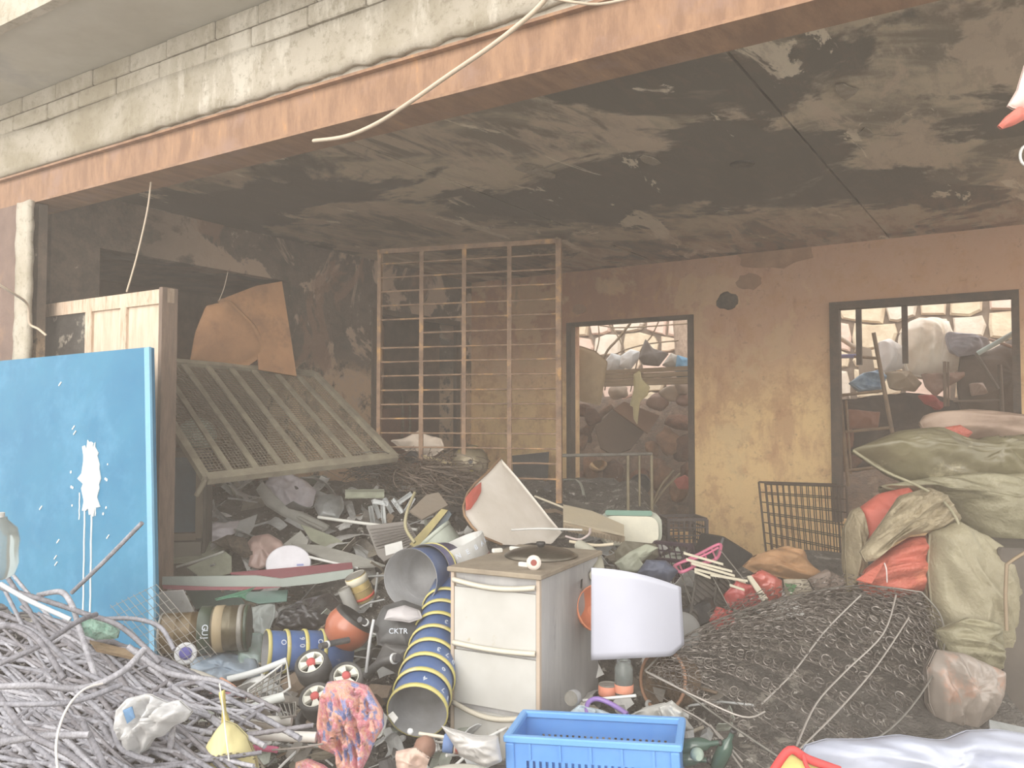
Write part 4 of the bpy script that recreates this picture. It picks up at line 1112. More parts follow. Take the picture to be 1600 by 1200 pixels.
# ------------------------------------------------------------------ bed spring unit
SPR = mat('spring_wire', (156, 147, 138), (74, 66, 62), scale=25, rough=.4, metal=.4, bump=0)
T = Thing('spring_unit', 'big mattress spring unit with rows of rusty coils', 'mattress springs')
eAB = smooth_line(Pd([(1008, 1048, 3.25), (1060, 1075, 3.15), (1130, 1125, 3.0), (1250, 1205, 2.75)]), 6)
eDC = smooth_line(Pd([(1150, 958, 3.85), (1240, 932, 3.9), (1340, 915, 3.9), (1440, 925, 3.8)]), 6)
eAD = smooth_line(Pd([(1008, 1048, 3.25), (1050, 1008, 3.4), (1100, 978, 3.6), (1150, 958, 3.85)]), 6)
eBC = smooth_line(Pd([(1250, 1205, 2.75), (1390, 1140, 3.1), (1468, 1035, 3.5), (1472, 968, 3.7), (1440, 925, 3.8)]), 6)
def crv(c, t):
    f = t * (len(c) - 1); i = min(int(f), len(c) - 2); return c[i].lerp(c[i + 1], f - i)
def coons(u, v):
    a = crv(eAB, u).lerp(crv(eDC, u), v) + crv(eAD, v).lerp(crv(eBC, v), u)
    b = (eAB[0].lerp(eAB[-1], u)).lerp(eDC[0].lerp(eDC[-1], u), v)
    p = a - b
    return p + (V((0, 0, 1)) * .10 - CH * .10) * (math.sin(math.pi * u) * math.sin(math.pi * v)) ** .8
for c in (eAB, eDC, eAD, eBC): T.part('border_wire', MB().tube(c, .0038, 6), STEEL)
for off in (0, 1):
    for k in range(0, 14):
        v = k / 13; T.part('tie_wire', MB().tube([coons(u / 24, v) + V((0, 0, -.07)) * off for u in range(25)], .0016, 4), SPR)
for pts in ([(1345, 930, 3.62), (1290, 985, 3.45), (1240, 1050, 3.25), (1190, 1100, 3.1)], [(1400, 930, 3.62), (1380, 990, 3.4), (1320, 1050, 3.2), (1275, 1100, 3.0), (1245, 1165, 2.8)], [(1420, 965, 3.6), (1370, 1040, 3.3), (1310, 1110, 3.0), (1240, 1180, 2.75)], [(1010, 1050, 3.2), (1080, 1085, 3.0), (1160, 1120, 2.9), (1195, 1112, 2.95)], [(1060, 1105, 3.05), (1110, 1135, 2.95), (1160, 1190, 2.8)], [(1110, 1133, 2.95), (1170, 1215, 2.7)]):
    T.part('loose_wire', rod(pts, .0036), mat('bright_wire', (186, 178, 170), rough=.4, metal=.3, bump=0), label='bright loose tie wire')
T.done()
so_ = T.root; org = so_.location.copy()
cv = MB(); NT_ = 2.6
cv.tube([V(((.019 - .004 * math.sin(math.pi * k / 26)) * math.cos(k / 26 * NT_ * 6.283), (.019 - .004 * math.sin(math.pi * k / 26)) * math.sin(k / 26 * NT_ * 6.283), -.055 * k / 26)) for k in range(27)], .0021, 3)
cme = cv.mesh('coil', V((0, 0, 0)), SPR)
nu_, nv_ = 23, 13
for j in range(nv_):
    for i in range(nu_):
        u = (i + .5) / nu_; v = (j + .5) / nv_; p = coons(u, v)
        n_ = (coons(u + .01, v) - p).cross(coons(u, v + .01) - p).normalized()
        if n_.dot(EYE - p) < 0: n_ = -n_
        o = bpy.data.objects.new('coil', cme); COL.objects.link(o); o.parent = so_
        sc = (coons(u + .02, v) - coons(u - .02, v)).length / .04 / nu_ / .042
        mm = axisframe(p - org, n_ + V((rr.uniform(-.04, .04), rr.uniform(-.04, .04), 0)))
        o.matrix_local = mm @ Matrix.Rotation(rr.uniform(0, 6.28), 4, 'Z') @ Matrix.Scale(max(.8, min(1.5, sc)), 4)
# round basket at its left tip
T = Thing('round_basket', 'round brown woven basket rim under the left tip of the springs', 'basket')
m = axisframe(P(1035, 1062, 3.4), CR * -.8 + CH * -.6 + V((0, 0, .25)))
T.part('body', MB().lathe(m, [(.10, -.12), (.118, 0), (.112, 0), (.094, -.115)], 28), mat('wicker', (118, 96, 74), (84, 70, 56), scale=30, rough=.8, bump=.6))
T.part('rim', MB().tube([m @ V((math.cos(a * .2244) * .118, math.sin(a * .2244) * .118, 0)) for a in range(28)], .007, 6, closed=True), g('rim_tan', (176, 130, 100)))
T.done()

# ------------------------------------------------------------------ filled sacks at the right
OLI = mat('olive_woven', (154, 147, 120), (134, 127, 102), scale=5, rough=.6, bump=.35, bscale=60, c3=(180, 172, 146), s3=4, t3=(.55, .7))
OLI2 = mat('olive_woven_light', (164, 155, 128), (146, 137, 112), scale=5, rough=.6, bump=.35, bscale=60)
OLD = mat('olive_tarp', (134, 126, 98), (112, 104, 82), scale=4, rough=.45, bump=.2, c3=(176, 166, 136), s3=4, t3=(.58, .68))
BEI = mat('beige_woven', (172, 158, 130), (142, 128, 102), scale=8, rough=.7, bump=.5, bscale=60)
REDS = mat('red_woven', (204, 112, 94), (190, 98, 82), scale=5, rough=.6, bump=.4, bscale=70, c3=(228, 140, 112), s3=5)
PNKS = mat('faded_red_woven', (204, 104, 88), (186, 92, 78), scale=5, rough=.7, bump=.3)
PAL = mat('pale_pink_sack', (190, 164, 144), (168, 142, 124), scale=4, rough=.6, bump=.2)
def sack(name, out, d, m, label, bulge=.16, amp=.025, seed=1, ang=30, freq=5, cat='sack', tx=0, ty=0, rings=16, n=88, back=None):
    return T1(name, rag(out, d, bulge, amp, seed, rings, n, ang=ang, freq=freq, pillow=True, tx=tx, ty=ty), m, label, cat)
sack('woven_sack', [(1437, 660), (1445, 648), (1500, 643), (1580, 650), (1680, 655), (1680, 700), (1560, 695), (1500, 690), (1447, 678)], 4.6, PAL, 'pale pinkish sack lying topmost on the sack pile', .14, .015, 3, 5)
T1('red_rag', rag([(1452, 680), (1475, 668), (1500, 664), (1520, 676), (1505, 692)], 4.42, .03, .01, 4, pillow=True), REDS, 'small red rag showing under the topmost pale sack', 'rag')
sack('woven_sack', [(1452, 832), (1490, 815), (1535, 838), (1580, 872), (1585, 935), (1578, 990), (1570, 1040), (1540, 1058), (1495, 1045), (1465, 1000), (1455, 950), (1449, 890)], 3.85, OLI2, 'upright light olive sack, the lowest big one of the pile', .2, .03, 2, 62, 5)
sack('woven_sack', [(1462, 985), (1510, 965), (1562, 975), (1566, 1045), (1535, 1062), (1480, 1040)], 3.62, OLI, 'lumpy olive sack bottom sagging under the upright light sack', .1, .03, 12, 10, 6)
sack('woven_sack', [(1320, 870), (1320, 822), (1330, 798), (1342, 792), (1352, 830), (1350, 880), (1360, 915), (1325, 925)], 4.1, BEI, 'narrow beige sack at the left end of the pile', .1, .02, 5, 85, 6)
sack('woven_sack', [(1334, 800), (1372, 772), (1415, 762), (1440, 790), (1420, 830), (1380, 860), (1350, 872), (1336, 850)], 4.15, PNKS, 'faded red sack tucked under the beige sack mouth', .14, .015, 6, 60, 4)
sack('woven_sack', [(1342, 915), (1352, 890), (1385, 862), (1420, 840), (1455, 836), (1458, 880), (1452, 922), (1400, 935), (1360, 930)], 3.95, REDS, 'bright orange-red sack above the mattress springs', .13, .02, 7, -8, 7)
T1('sack_flap', flat([(1338, 906), (1384, 876), (1362, 912)], 3.76, .006, ty=-.3), REDS, 'stiff red flap folded out of the bright red sack', 'flap')
T1('white_tie', rod([(1382, 880, 3.74), (1385, 890, 3.72), (1386, 910, 3.74)], .003), g('tie_w', (236, 220, 214)), 'white string hanging on the bright red sack', 'string')
sack('woven_sack', [(1375, 760), (1440, 750), (1520, 742), (1600, 745), (1700, 745), (1700, 885), (1585, 882), (1540, 862), (1508, 832), (1485, 795), (1440, 775)], 4.15, OLI, 'fat olive sack stretched across the middle of the pile', .22, .03, 8, 20, 5)
sack('tarp_sack', [(1331, 703), (1364, 690), (1395, 677), (1440, 673), (1510, 690), (1600, 684), (1700, 690), (1700, 775), (1600, 768), (1500, 768), (1440, 764), (1395, 742), (1352, 716)], 4.2, OLD, 'dark olive plastic-lined sack with pointed mouth at the left', .2, .04, 9, 24, 6)
sack('sack_mouth', [(1344, 862), (1362, 838), (1385, 805), (1405, 775), (1450, 762), (1480, 775), (1502, 812), (1478, 828), (1425, 836), (1395, 850), (1368, 876), (1352, 878)], 3.86, BEI, 'crumpled beige open sack mouth draped over the red sacks', .08, .04, 10, -40, 9, ty=-.1)
T1('sack_hem', MB().tube(smooth_line(Pd([(1333, 704, 3.98), (1380, 735, 3.92), (1430, 757, 3.86), (1470, 780, 3.84), (1492, 806, 3.8), (1500, 826, 3.78)]), 6), .007, 6), OLI, 'long rolled hem running down between the olive sacks', 'hem')
sack('plastic_sack', [(1448, 1045), (1462, 1015), (1500, 1020), (1545, 1040), (1566, 1050), (1563, 1090), (1548, 1120), (1510, 1150), (1470, 1140), (1452, 1100)], 3.45, mat('dirty_clear_bag', (166, 154, 144), (148, 136, 126), scale=4, rough=.4, c3=(206, 148, 120), s3=3.5, t3=(.5, .7)), 'pinkish white plastic sack at the foot of the pile', .13, .025, 11, 75, 7)
T = Thing('dark_box', 'tall dark torn box at the right edge of the pile', 'box')
m = F(1622, 1010, 3.7, yaw=-14)
T.part('body', MB().box(m @ Matrix.Translation((.03, .2, -.05)), .36, .4, .95, .01), mat('dark_box_grey', (92, 84, 76), (76, 70, 64), scale=3, rough=.8))
T.part('torn_edge', MB().tube(Pd([(1573, 985, 3.47), (1571, 930, 3.47), (1573, 882, 3.47), (1584, 874, 3.47), (1600, 864, 3.47), (1630, 860, 3.47)]), .008, 5), g('torn_tan', (150, 130, 104)))
T.done()
T1('steel_bracket', flat([(1545, 1128), (1600, 1140), (1600, 1156), (1546, 1142)], 3.1, .02, ty=-.3), GALV, 'short grey steel bracket at the right edge above the pale sheet', 'bracket')

# pale plastic sheeting and a yellow packet at the bottom right
T1('plastic_sheeting', rag([(1258, 1165), (1290, 1155), (1350, 1155), (1405, 1148), (1450, 1155), (1475, 1157), (1510, 1142), (1560, 1140), (1620, 1150), (1680, 1190), (1680, 1260), (1230, 1260), (1245, 1200)], 2.5, .12, .022, 5, freq=4, pillow=True, ang=10, rings=14, n=90), mat('sheeting_lilac', (188, 192, 206), (170, 174, 190), scale=3, rough=.4), 'pale lilac plastic sheeting bundled at the lower right corner', 'plastic sheeting')
T = Thing('yellow_packet', 'yellow packet with red borders at the bottom edge', 'packet')
T.part('front', rag([(1212, 1200), (1232, 1178), (1262, 1188), (1290, 1204), (1300, 1230), (1205, 1230)], 2.35, .01, .004, 3, t=.01), g('packet_yellow', (236, 218, 130)))
T.part('red_edge', MB().tube(smooth_line(Pd([(1208, 1205, 2.33), (1234, 1172, 2.33), (1262, 1186, 2.33), (1312, 1204, 2.33)]), 5), .012, 8), g('packet_red', (222, 66, 66)))
T.part('red_loop', MB().tube(smooth_line(Pd([(1255, 1178, 2.32), (1262, 1200, 2.31), (1285, 1215, 2.31)]), 5), .006, 8), g('packet_red', (222, 66, 66)))
T.done()

# ------------------------------------------------------------------ cage panel and things before the back wall
T = Thing('wire_cage', 'dark rusty wire cage leaning on the ochre wall between the openings', 'cage')
CG = mat('cage_wire', (78, 60, 46), (60, 48, 38), scale=20, rough=.7, bump=0)
cA, cB, cC, cD = P(1196, 756, 6.0), P(1322, 760, 5.75), P(1330, 905, 5.6), P(1208, 870, 5.85)
for off, nm in ((V((0, 0, 0)), 0), (CH * .16, 1)):
    def cq(u, v): return cA.lerp(cB, u).lerp(cD.lerp(cC, u), v) + off
    for a, b in ((cq(0, 0), cq(1, 0)), (cq(0, 1), cq(1, 1)), (cq(0, 0), cq(0, 1)), (cq(1, 0), cq(1, 1))): T.part('frame_wire', MB().tube([a, b], .008, 6), CG)
    for k in range(1, 13): T.part('upright_wire', MB().tube([cq(k / 13, 0), cq(k / 13, 1)], .0038, 4), CG)
    for k in range(1, 7): T.part('cross_wire', MB().tube([cq(0, k / 7), cq(1, k / 7)], .0038, 4), CG)
T.done()
DCR = mat('dark_crate', (50, 44, 44), (72, 62, 58), scale=10, rough=.6)
def crate(name, m, w, dp, h, label, mt, nx=7, nz=4, cat='crate'):
    T = Thing(name, label, cat)
    e = .012
    for sx in (-1, 1):
        for sy in (-1, 1): T.part('corner_post', MB().box(m @ Matrix.Translation((sx * w / 2, sy * dp / 2, h / 2)), e * 1.6, e * 1.6, h), mt)
    for z in (0, h): 
        for sy in (-1, 1): T.part('rail', MB().box(m @ Matrix.Translation((0, sy * dp / 2, z)), w, e, e * 1.6), mt)
        for sx in (-1, 1): T.part('rail', MB().box(m @ Matrix.Translation((sx * w / 2, 0, z)), e, dp, e * 1.6), mt)
    gr = MB()
    for sy in (-1, 1):
        for k in range(1, nx): gr.box(m @ Matrix.Translation((-w / 2 + w * k / nx, sy * dp / 2, h / 2)), .006, .004, h)
        for k in range(1, nz): gr.box(m @ Matrix.Translation((0, sy * dp / 2, h * k / nz)), w, .005, .009)
    for sx in (-1, 1):
        for k in range(1, nx): gr.box(m @ Matrix.Translation((sx * w / 2, -dp / 2 + dp * k / nx, h / 2)), .004, .006, h)
        for k in range(1, nz): gr.box(m @ Matrix.Translation((sx * w / 2, 0, h * k / nz)), .005, dp, .009)
    T.part('lattice', gr, mt, kind='stuff')
    T.part('floor', MB().box(m @ Matrix.Translation((0, 0, 0)), w, dp, .008), mt)
    T.done()
crate('plastic_crate', F(1065, 858, 5.35, yaw=8), .25, .22, .20, 'dark latticed crate behind the pale appliance', DCR)
crate('plastic_crate', F(1052, 900, 4.7, yaw=-35, pitch=25), .22, .16, .16, 'purplish black latticed crate tipped beside the appliance', mat('plum_plastic', (62, 46, 58), (80, 64, 72), scale=10, rough=.6), 6, 3)
T1('black_box', MB().box(F(1128, 872, 5.0, yaw=30, roll=28), .28, .2, .19, .01), BLACK, 'tilted matt black box behind the pink basket', 'box')
T1('black_casing', MB().box(F(1090, 960, 3.95, yaw=-20, roll=-25), .17, .12, .10, .012), BLACK, 'black electrical casing between white sheet and springs', 'casing')
T = Thing('rice_cooker', 'rounded white appliance with a teal band beside the dark crate', 'appliance')
def rbox(m, w, dp, h, r):
    pts = []
    for cx, cz, a0 in ((w / 2 - r, h / 2 - r, 0), (-w / 2 + r, h / 2 - r, 90), (-w / 2 + r, -h / 2 + r, 180), (w / 2 - r, -h / 2 + r, 270)):
        for k in range(6):
            a = math.radians(a0 + k * 18); pts.append(m @ V((cx + math.cos(a) * r, 0, cz + math.sin(a) * r)))
    return MB().prism(pts, dp, (m.to_3x3() @ V((0, 1, 0))).normalized())
m = F(985, 826, 4.85, yaw=-8, pitch=-10)
T.part('body', rbox(m @ Matrix.Translation((0, .1, 0)), .36, .2, .20, .07), g('appl_body', (176, 178, 162)))
T.part('front', rbox(m @ Matrix.Translation((0, -.01, -.012)), .32, .03, .165, .06), g('appl_white', (228, 222, 200)))
T.part('teal_band', rbox(m @ Matrix.Translation((-.01, .0, .088)), .27, .05, .03, .012), g('teal', (112, 150, 132)))
T.done()
# grille tray, laths and hangers left of the appliance
T = Thing('slotted_tray', 'long pale slotted tray with ribbed front above the cabinet', 'tray')
T.part('top', flat([(880, 790), (925, 800), (975, 822), (975, 836), (880, 815)], 4.7, .015, ty=-.7), g('tray_pale', (190, 176, 150)))
T.part('edge', flat([(880, 816), (976, 838), (976, 848), (880, 828)], 4.6, .02), g('tray_edge', (150, 132, 106)))
cmb = MB()
for k in range(18): cmb.box(F(884 + k * 5, 826 + k * 1.1, 4.58), .004, .012, .03)
T.part('comb', cmb, g('tray_comb', (120, 104, 84)), kind='stuff'); T.done()
for k, (pts, r, lab, mt) in enumerate([
    ([(835, 775, 4.9), (890, 797, 4.85), (950, 822, 4.7)], .007, 'thin pale rod slanting down to the appliance', g('pale_metal', (200, 188, 164))),
    ([(800, 828, 4.2), (845, 826, 4.1), (910, 828, 4.05)], .006, 'straight white stick lying behind the pot lid', WHITEP),
    ([(890, 846, 4.0), (930, 852, 3.95), (958, 850, 3.95)], .008, 'cream plastic handle right of the pot lid', g('cream', (220, 204, 176))),
    ([(884, 838, 4.05), (905, 843, 4.0), (920, 835, 4.0), (922, 826, 4.05)], .006, 'curled pale plastic hook above the cream handle', g('pinkish', (196, 178, 172))),
    ([(925, 860, 3.75), (912, 890, 3.6), (908, 920, 3.3)], .004, 'thin black cord hanging down the cabinet side', BLACK),
]): T1(['rod', 'stick', 'plastic_grip', 'plastic_hook', 'cord'][k], rod(pts, r), mt, lab, ['rod', 'stick', 'handle', 'hook', 'cord'][k])
T1('pale_hose', rod([(905, 852, 3.8), (925, 865, 3.7), (935, 885, 3.6), (930, 900, 3.5)], .026, 10, 8), g('hose_pale', (186, 182, 164)), 'thick pale corrugated hose curling behind the white sheet', 'hose')
T1('teal_cloth', rag([(960, 880), (985, 862), (1010, 850), (1030, 856), (1000, 880), (1010, 892), (975, 896)], 4.2, .03, .015, 3, pillow=True), g('grey_green_cloth', (168, 170, 150)), 'pale grey-green rag left of the plum crate', 'rag')
T1('blue_bag', rag([(995, 896), (1010, 875), (1040, 876), (1060, 893), (1045, 912), (1010, 908)], 4.0, .06, .015, 4, pillow=True), g('navy_bag', (78, 84, 104)), 'dark blue bag behind the top of the white sheet', 'bag')
T1('olive_cloth', rag([(960, 862), (975, 845), (1025, 850), (1030, 870), (1000, 885), (965, 890)], 4.45, .05, .02, 14, pillow=True), g('dull_olive', (104, 98, 80)), 'dull olive bundle under the white appliance', 'bundle')
# pink basket frame
T = Thing('pink_basket', 'bent bright pink wire basket rim above the slatted scrap', 'basket')
PK = g('pink_plastic', (224, 118, 150), rough=.35)
T.part('rim', MB().tube(smooth_line(Pd([(1054, 884, 4.2), (1088, 868, 4.25), (1122, 851, 4.3), (1126, 858, 4.25), (1118, 874, 4.15), (1092, 882, 4.1), (1064, 894, 4.05), (1054, 884, 4.2)]), 6), .0085, 7), PK)
T.part('bar', MB().tube(smooth_line(Pd([(1060, 880, 4.15), (1095, 870, 4.15), (1122, 856, 4.2)]), 6), .006, 6), PK)
for a, b in (((1078, 874), (1082, 886)), ((1100, 864), (1106, 878)), ((1062, 882), (1066, 892)), ((1112, 858), (1118, 872))): T.part('bar', MB().tube(Pd([(a[0], a[1], 4.22), (b[0], b[1], 4.08)]), .005, 6), PK)
for k, (a, b) in enumerate([((1126, 860), (1162, 905)), ((1118, 874), (1164, 950)), ((1102, 880), (1145, 960)), ((1086, 884), (1125, 964)), ((1060, 893), (1094, 965)), ((1056, 890), (1045, 935)), ((1064, 895), (1084, 958)), ((1072, 890), (1110, 955))]):
    T.part('leg_wire', MB().tube(Pd([(a[0], a[1], 4.15), (b[0], b[1], 3.95)]), .003, 5), STEEL)
T.done()
# dark slatted vents
for q, (px, py, d, yw, lab) in enumerate([(1098, 930, 4.0, 35, 'dark slatted vent panel nearest the white sheet'), (1132, 925, 4.1, 35, 'dark slatted vent panel nearest the red scrap')]):
    T = Thing('slatted_vent', lab, 'vent'); m = F(px, py, d, yaw=20, roll=38, pitch=-35)
    T.part('frame', MB().box(m, .13, .012, .30, .004), DARK)
    for k in range(9): T.part('slat', MB().box(m @ Matrix.Translation((0, -.012, -.13 + k * .032)), .115, .006, .012), mat('slat_grey', (92, 86, 82), (70, 66, 62), scale=9, rough=.5))
    T.done()
for k, (a, b) in enumerate([((1068, 864), (1130, 882)), ((1072, 874), (1144, 893)), ((1080, 880), (1148, 900)), ((1085, 889), (1165, 910)), ((1110, 898), (1168, 908)), ((1085, 893), (1110, 903)), ((1140, 914), (1163, 922))]):
    T1('cream_lath', flat([(a[0], a[1] - 2), (b[0], b[1] - 2), (b[0], b[1] + 1.5), (a[0], a[1] + 2)], 4.05 - .015 * k, .006), g('slat_cream', (214, 204, 180)), ['topmost short cream lath of the fan at the pink basket', 'second cream lath from the top of the fan', 'middle cream lath of the fan below the pink basket', 'longest cream lath of the fan, reaching the cream strip', 'short outlying cream lath at the tip of the fan', 'short cream lath under the basket end of the fan', 'lowest tiny cream lath, on the crimson plastic'][k], 'lath', 'cream slats under the pink basket')
T1('cream_strip', flat([(1167, 901), (1174, 900), (1200, 936), (1192, 940)], 3.95, .008, ty=-.3), g('slat_cream', (0, 0, 0)), 'wide cream strip leaning on the red plastic', 'strip')
T1('red_plastic', rag([(1172, 900), (1190, 890), (1222, 906), (1223, 935), (1205, 942), (1185, 930)], 4.1, .05, .012, 4), g('red_shiny', (184, 88, 76), rough=.3), 'bright red plastic piece right of the cream strip', 'plastic piece')
T1('red_plastic', rag([(1130, 930), (1150, 908), (1175, 915), (1190, 940), (1165, 955), (1140, 950)], 4.0, .04, .012, 5), g('dull_red', (168, 70, 66), rough=.4), 'dull crimson plastic piece left of the cream strip', 'plastic piece')
T1('red_rag', rag([(1108, 970), (1120, 948), (1146, 955), (1150, 975), (1120, 985)], 3.85, .03, .012, 6, pillow=True), g('rag_red', (176, 72, 66)), 'red rag caught under the upper left edge of the springs', 'rag')
T1('green_carton', rag([(1224, 905), (1262, 905), (1270, 925), (1240, 938), (1226, 930)], 4.2, .02, .008, 4), g('carton_pale', (176, 164, 142)), 'pale crushed carton right of the red plastic', 'carton')
T1('green_scrap', flat([(1226, 911), (1245, 914), (1236, 930)], 4.14, .006), g('leaf_green', (74, 120, 70)), 'small green triangle scrap on the crushed carton', 'scrap')
T1('brown_paper', rag([(1160, 885), (1178, 868), (1225, 853), (1255, 860), (1265, 878), (1285, 900), (1278, 912), (1230, 905), (1180, 895)], 4.5, .08, .022, 7, freq=8, ang=20), mat('kraft', (170, 132, 96), (146, 110, 78), scale=6, rough=.85, bump=.2), 'crumpled brown kraft paper below the wire cage', 'paper')
T1('grey_bundle', rag([(1262, 905), (1290, 890), (1320, 905), (1325, 925), (1280, 928)], 4.4, .06, .02, 8, pillow=True), g('mauve_grey', (146, 128, 116)), 'greyish cloth bundle between kraft paper and sacks', 'bundle')
# bits under the white sheet
T = Thing('glass_jar', 'clear glass jar standing below the white sheet', 'jar')
m = F(975, 1086, 3.1)
T.part('body', MB().lathe(m, [(.028, 0), (.034, .006), (.034, .10), (.026, .115), (.026, .125), (.023, .125), (.031, .1), (.031, .008), (.02, .004)], 24, True, True), mat('jar_glass', (206, 212, 208), rough=.08, bump=0, trans=.85, ior=1.3))
T.part('orange_label', MB().lathe(m, [(.0345, .012), (.0352, .014), (.0352, .04), (.0345, .042)], 24, False, False), g('label_orange', (214, 140, 112))); T.done()
can('orange_pot', 950, 1078, 3.12, (0, 0, 1), .036, .035, 'low terracotta orange tub beside the glass jar', [(0, 1, g('terracotta', (206, 130, 104)))], 'tub')
can('metal_disc', 896, 1090, 3.0, (-.5, -.8, .1), .027, .03, 'round grey metal cap leaning at the cabinet foot', [(0, 1, g('cap_grey', (150, 150, 150)))], 'cap')
T1('purple_hoop', MB().tube(smooth_line(Pd([(918, 1122, 2.95), (918, 1100, 3.0), (932, 1092, 3.02), (955, 1100, 3.0), (980, 1116, 2.95)]), 6), .009, 8), g('purple_plastic', (140, 110, 178), rough=.35), 'curved purple plastic hoop behind the blue crate', 'hoop')
T1('white_stick', rod([(910, 1095, 3.05), (950, 1091, 3.05), (994, 1087, 3.02)], .006), WHITEP, 'short white stick under the glass jar', 'stick')
for k, (o_l, dd, c, lab) in enumerate([
    ([(892, 1112), (905, 1102), (940, 1110), (965, 1120), (930, 1125), (890, 1122)], 2.98, (190, 204, 212), 'pale bluish plastic bag behind the blue crate rim'),
    ([(985, 1118), (1010, 1105), (1040, 1098), (1062, 1110), (1085, 1140), (1040, 1148), (1000, 1135)], 2.95, (170, 168, 162), 'grey translucent bag right of the purple hoop'),
    ([(1030, 1105), (1050, 1095), (1065, 1108), (1070, 1138), (1040, 1140)], 2.86, (186, 184, 178), 'whitish crumpled bag below the basket'),
]): T1('plastic_bag', rag(o_l, dd, .05, .022, 20 + k, pillow=True, freq=8), g('bagc%d' % k, c, rough=.4), lab, 'bag')
for k, (px, py, ax, lab) in enumerate([(1085, 1165, (.9, -.1, .15), 'dark green glass bottle lying right of the crate'), (1068, 1185, (.8, -.4, .1), 'second dark green bottle lying below the first'), (1130, 1176, (.3, -.2, .8), 'green bottle standing tilted under the springs')]):
    c = P(px, py, 2.75); a = CR * ax[0] + CH * ax[1] + V((0, 0, ax[2])); m = axisframe(c, a)
    T = Thing('glass_bottle', lab, 'bottle', 'green bottles by the crate')
    T.part('body', MB().lathe(m, [(.017, -.06), (.024, -.056), (.025, .015), (.019, .036), (.009, .052), (.008, .08)], 20), mat('bottle_green', (62, 84, 74), (78, 98, 88), scale=3, rough=.12, bump=0))
    T.part('neck_ring', MB().lathe(m, [(.010, .078), (.011, .080), (.011, .088), (.008, .089)], 14), BLACK); T.done()
T1('clear_lid', MB().lathe(axisframe(P(1066, 985, 3.7), EYE - P(1066, 985, 3.7) + V((0, 0, .9)) + CR * .4), [(.085, -.015), (.082, .0), (.06, .015), (.0, .022)], 28, False, False), mat('lid_clear', (190, 188, 184), rough=.2, bump=0, trans=.5, ior=1.2), 'clear round lid under the black casing', 'lid')
T1('light_bulb', MB().lathe(F(1090, 1180, 2.7, pitch=90), [(.002, -.03), (.016, -.024), (.022, -.008), (.018, .008), (.01, .02)], 16), g('pale_green_glass', (170, 188, 172)), 'small pale round glass among the bottles', 'bulb')

# ------------------------------------------------------------------ left middle scrap, piece by piece
GS = [GALV, OLIVEM, STEEL, mat('dark_grey_sheet', (176, 174, 166), (150, 148, 140), scale=6, rough=.5), mat('dark_lilac_sheet', (222, 214, 218), (196, 188, 192), scale=6, rough=.6)]
def R(name, out, mt, label, cat, off=0, bulge=.02, amp=.01, seed=1, ty=-.35, tx=0, pillow=False, freq=6, ang=None, t=.006, **k):
    cy = sum(p[1] for p in out) / len(out); cx = sum(p[0] for p in out) / len(out)
    return T1(name, rag(out, D(cy, cx) - .05 - off, bulge, amp, seed, t=t, tx=tx, ty=ty, pillow=pillow, freq=freq, ang=ang, **k), mt, label, cat)
def S(name, out, mt, label, cat, off=0, t=.01, tx=0, ty=-.35):
    cy = sum(p[1] for p in out) / len(out); cx = sum(p[0] for p in out) / len(out)
    return T1(name, flat(out, D(cy, cx) - .05 - off, t, tx, ty), mt, label, cat)
R('white_paper', [(412, 760), (420, 745), (455, 742), (478, 752), (496, 768), (488, 790), (470, 802), (440, 798), (425, 785)], GS[4], 'large crumpled off-white paper under the fallen grate', 'paper', .1, .08, .03, 2, freq=7)
T1('dark_hole_rag', rag([(455, 758), (463, 760), (473, 768), (470, 771), (460, 766)], D(765, 460) - .26, .004, .004, 3), BLACK, 'small black piece standing for a dark hole in the off-white paper', 'scrap')  # black piece put in for the darkness of a hole in the paper
R('bent_gutter', [(400, 765), (410, 752), (425, 775), (448, 795), (480, 803), (516, 822), (506, 832), (470, 820), (440, 806), (415, 790)], GS[3], 'curved grey gutter piece under the off-white paper', 'gutter', .16, .05, .004, 3, freq=3)
T1('edging_strip', rod([(408, 752, 5.9), (430, 785, 5.6), (460, 805, 5.4), (505, 828, 5.2)], .012), GS[3], 'pale bent rim strip along the curved gutter', 'strip')
R('silver_bowl', [(490, 790), (498, 775), (520, 772), (535, 776), (538, 795), (528, 812), (500, 810)], GALV, 'dented silver bowl right of the off-white paper', 'bowl', .15, .06, .008, 4, freq=4)
R('lilac_cloth', [(300, 852), (308, 820), (317, 802), (326, 816), (350, 815), (372, 811), (380, 824), (362, 836), (330, 846)], GS[4], 'lilac white cloth beside the old cabinet', 'cloth', .1, .04, .02, 5)
S('white_sheet', [(366, 838), (374, 814), (402, 804), (396, 825), (386, 840)], WHITEP, 'white sheet edge standing right of the lilac cloth', 'sheet', .14, ty=.2)
R('grey_rug', [(330, 848), (352, 834), (380, 840), (402, 862), (400, 870), (380, 872), (365, 862)], mat('rug_brown', (120, 106, 90), (90, 80, 70), scale=40, rough=1, bump=.8), 'shaggy grey-brown rug scrap over the folded olive sheet', 'rug', .18, .05, .02, 6)
S('folded_sheet', [(258, 880), (322, 846), (360, 853), (300, 878)], OLIVEM, 'upper flat of a folded olive metal sheet', 'metal sheet', .08, ty=-.9)
S('folded_sheet', [(292, 887), (352, 862), (362, 870), (362, 896), (318, 906)], OLIVEM, 'pointed front of folded olive metal sheet above the long board', 'metal sheet', .14, ty=-.2)
T1('edging_strip', rod([(276, 886, 4.5), (310, 876, 4.48), (350, 862, 4.5)], .008), GS[3], 'bright rim strip on the olive folded sheet', 'strip')
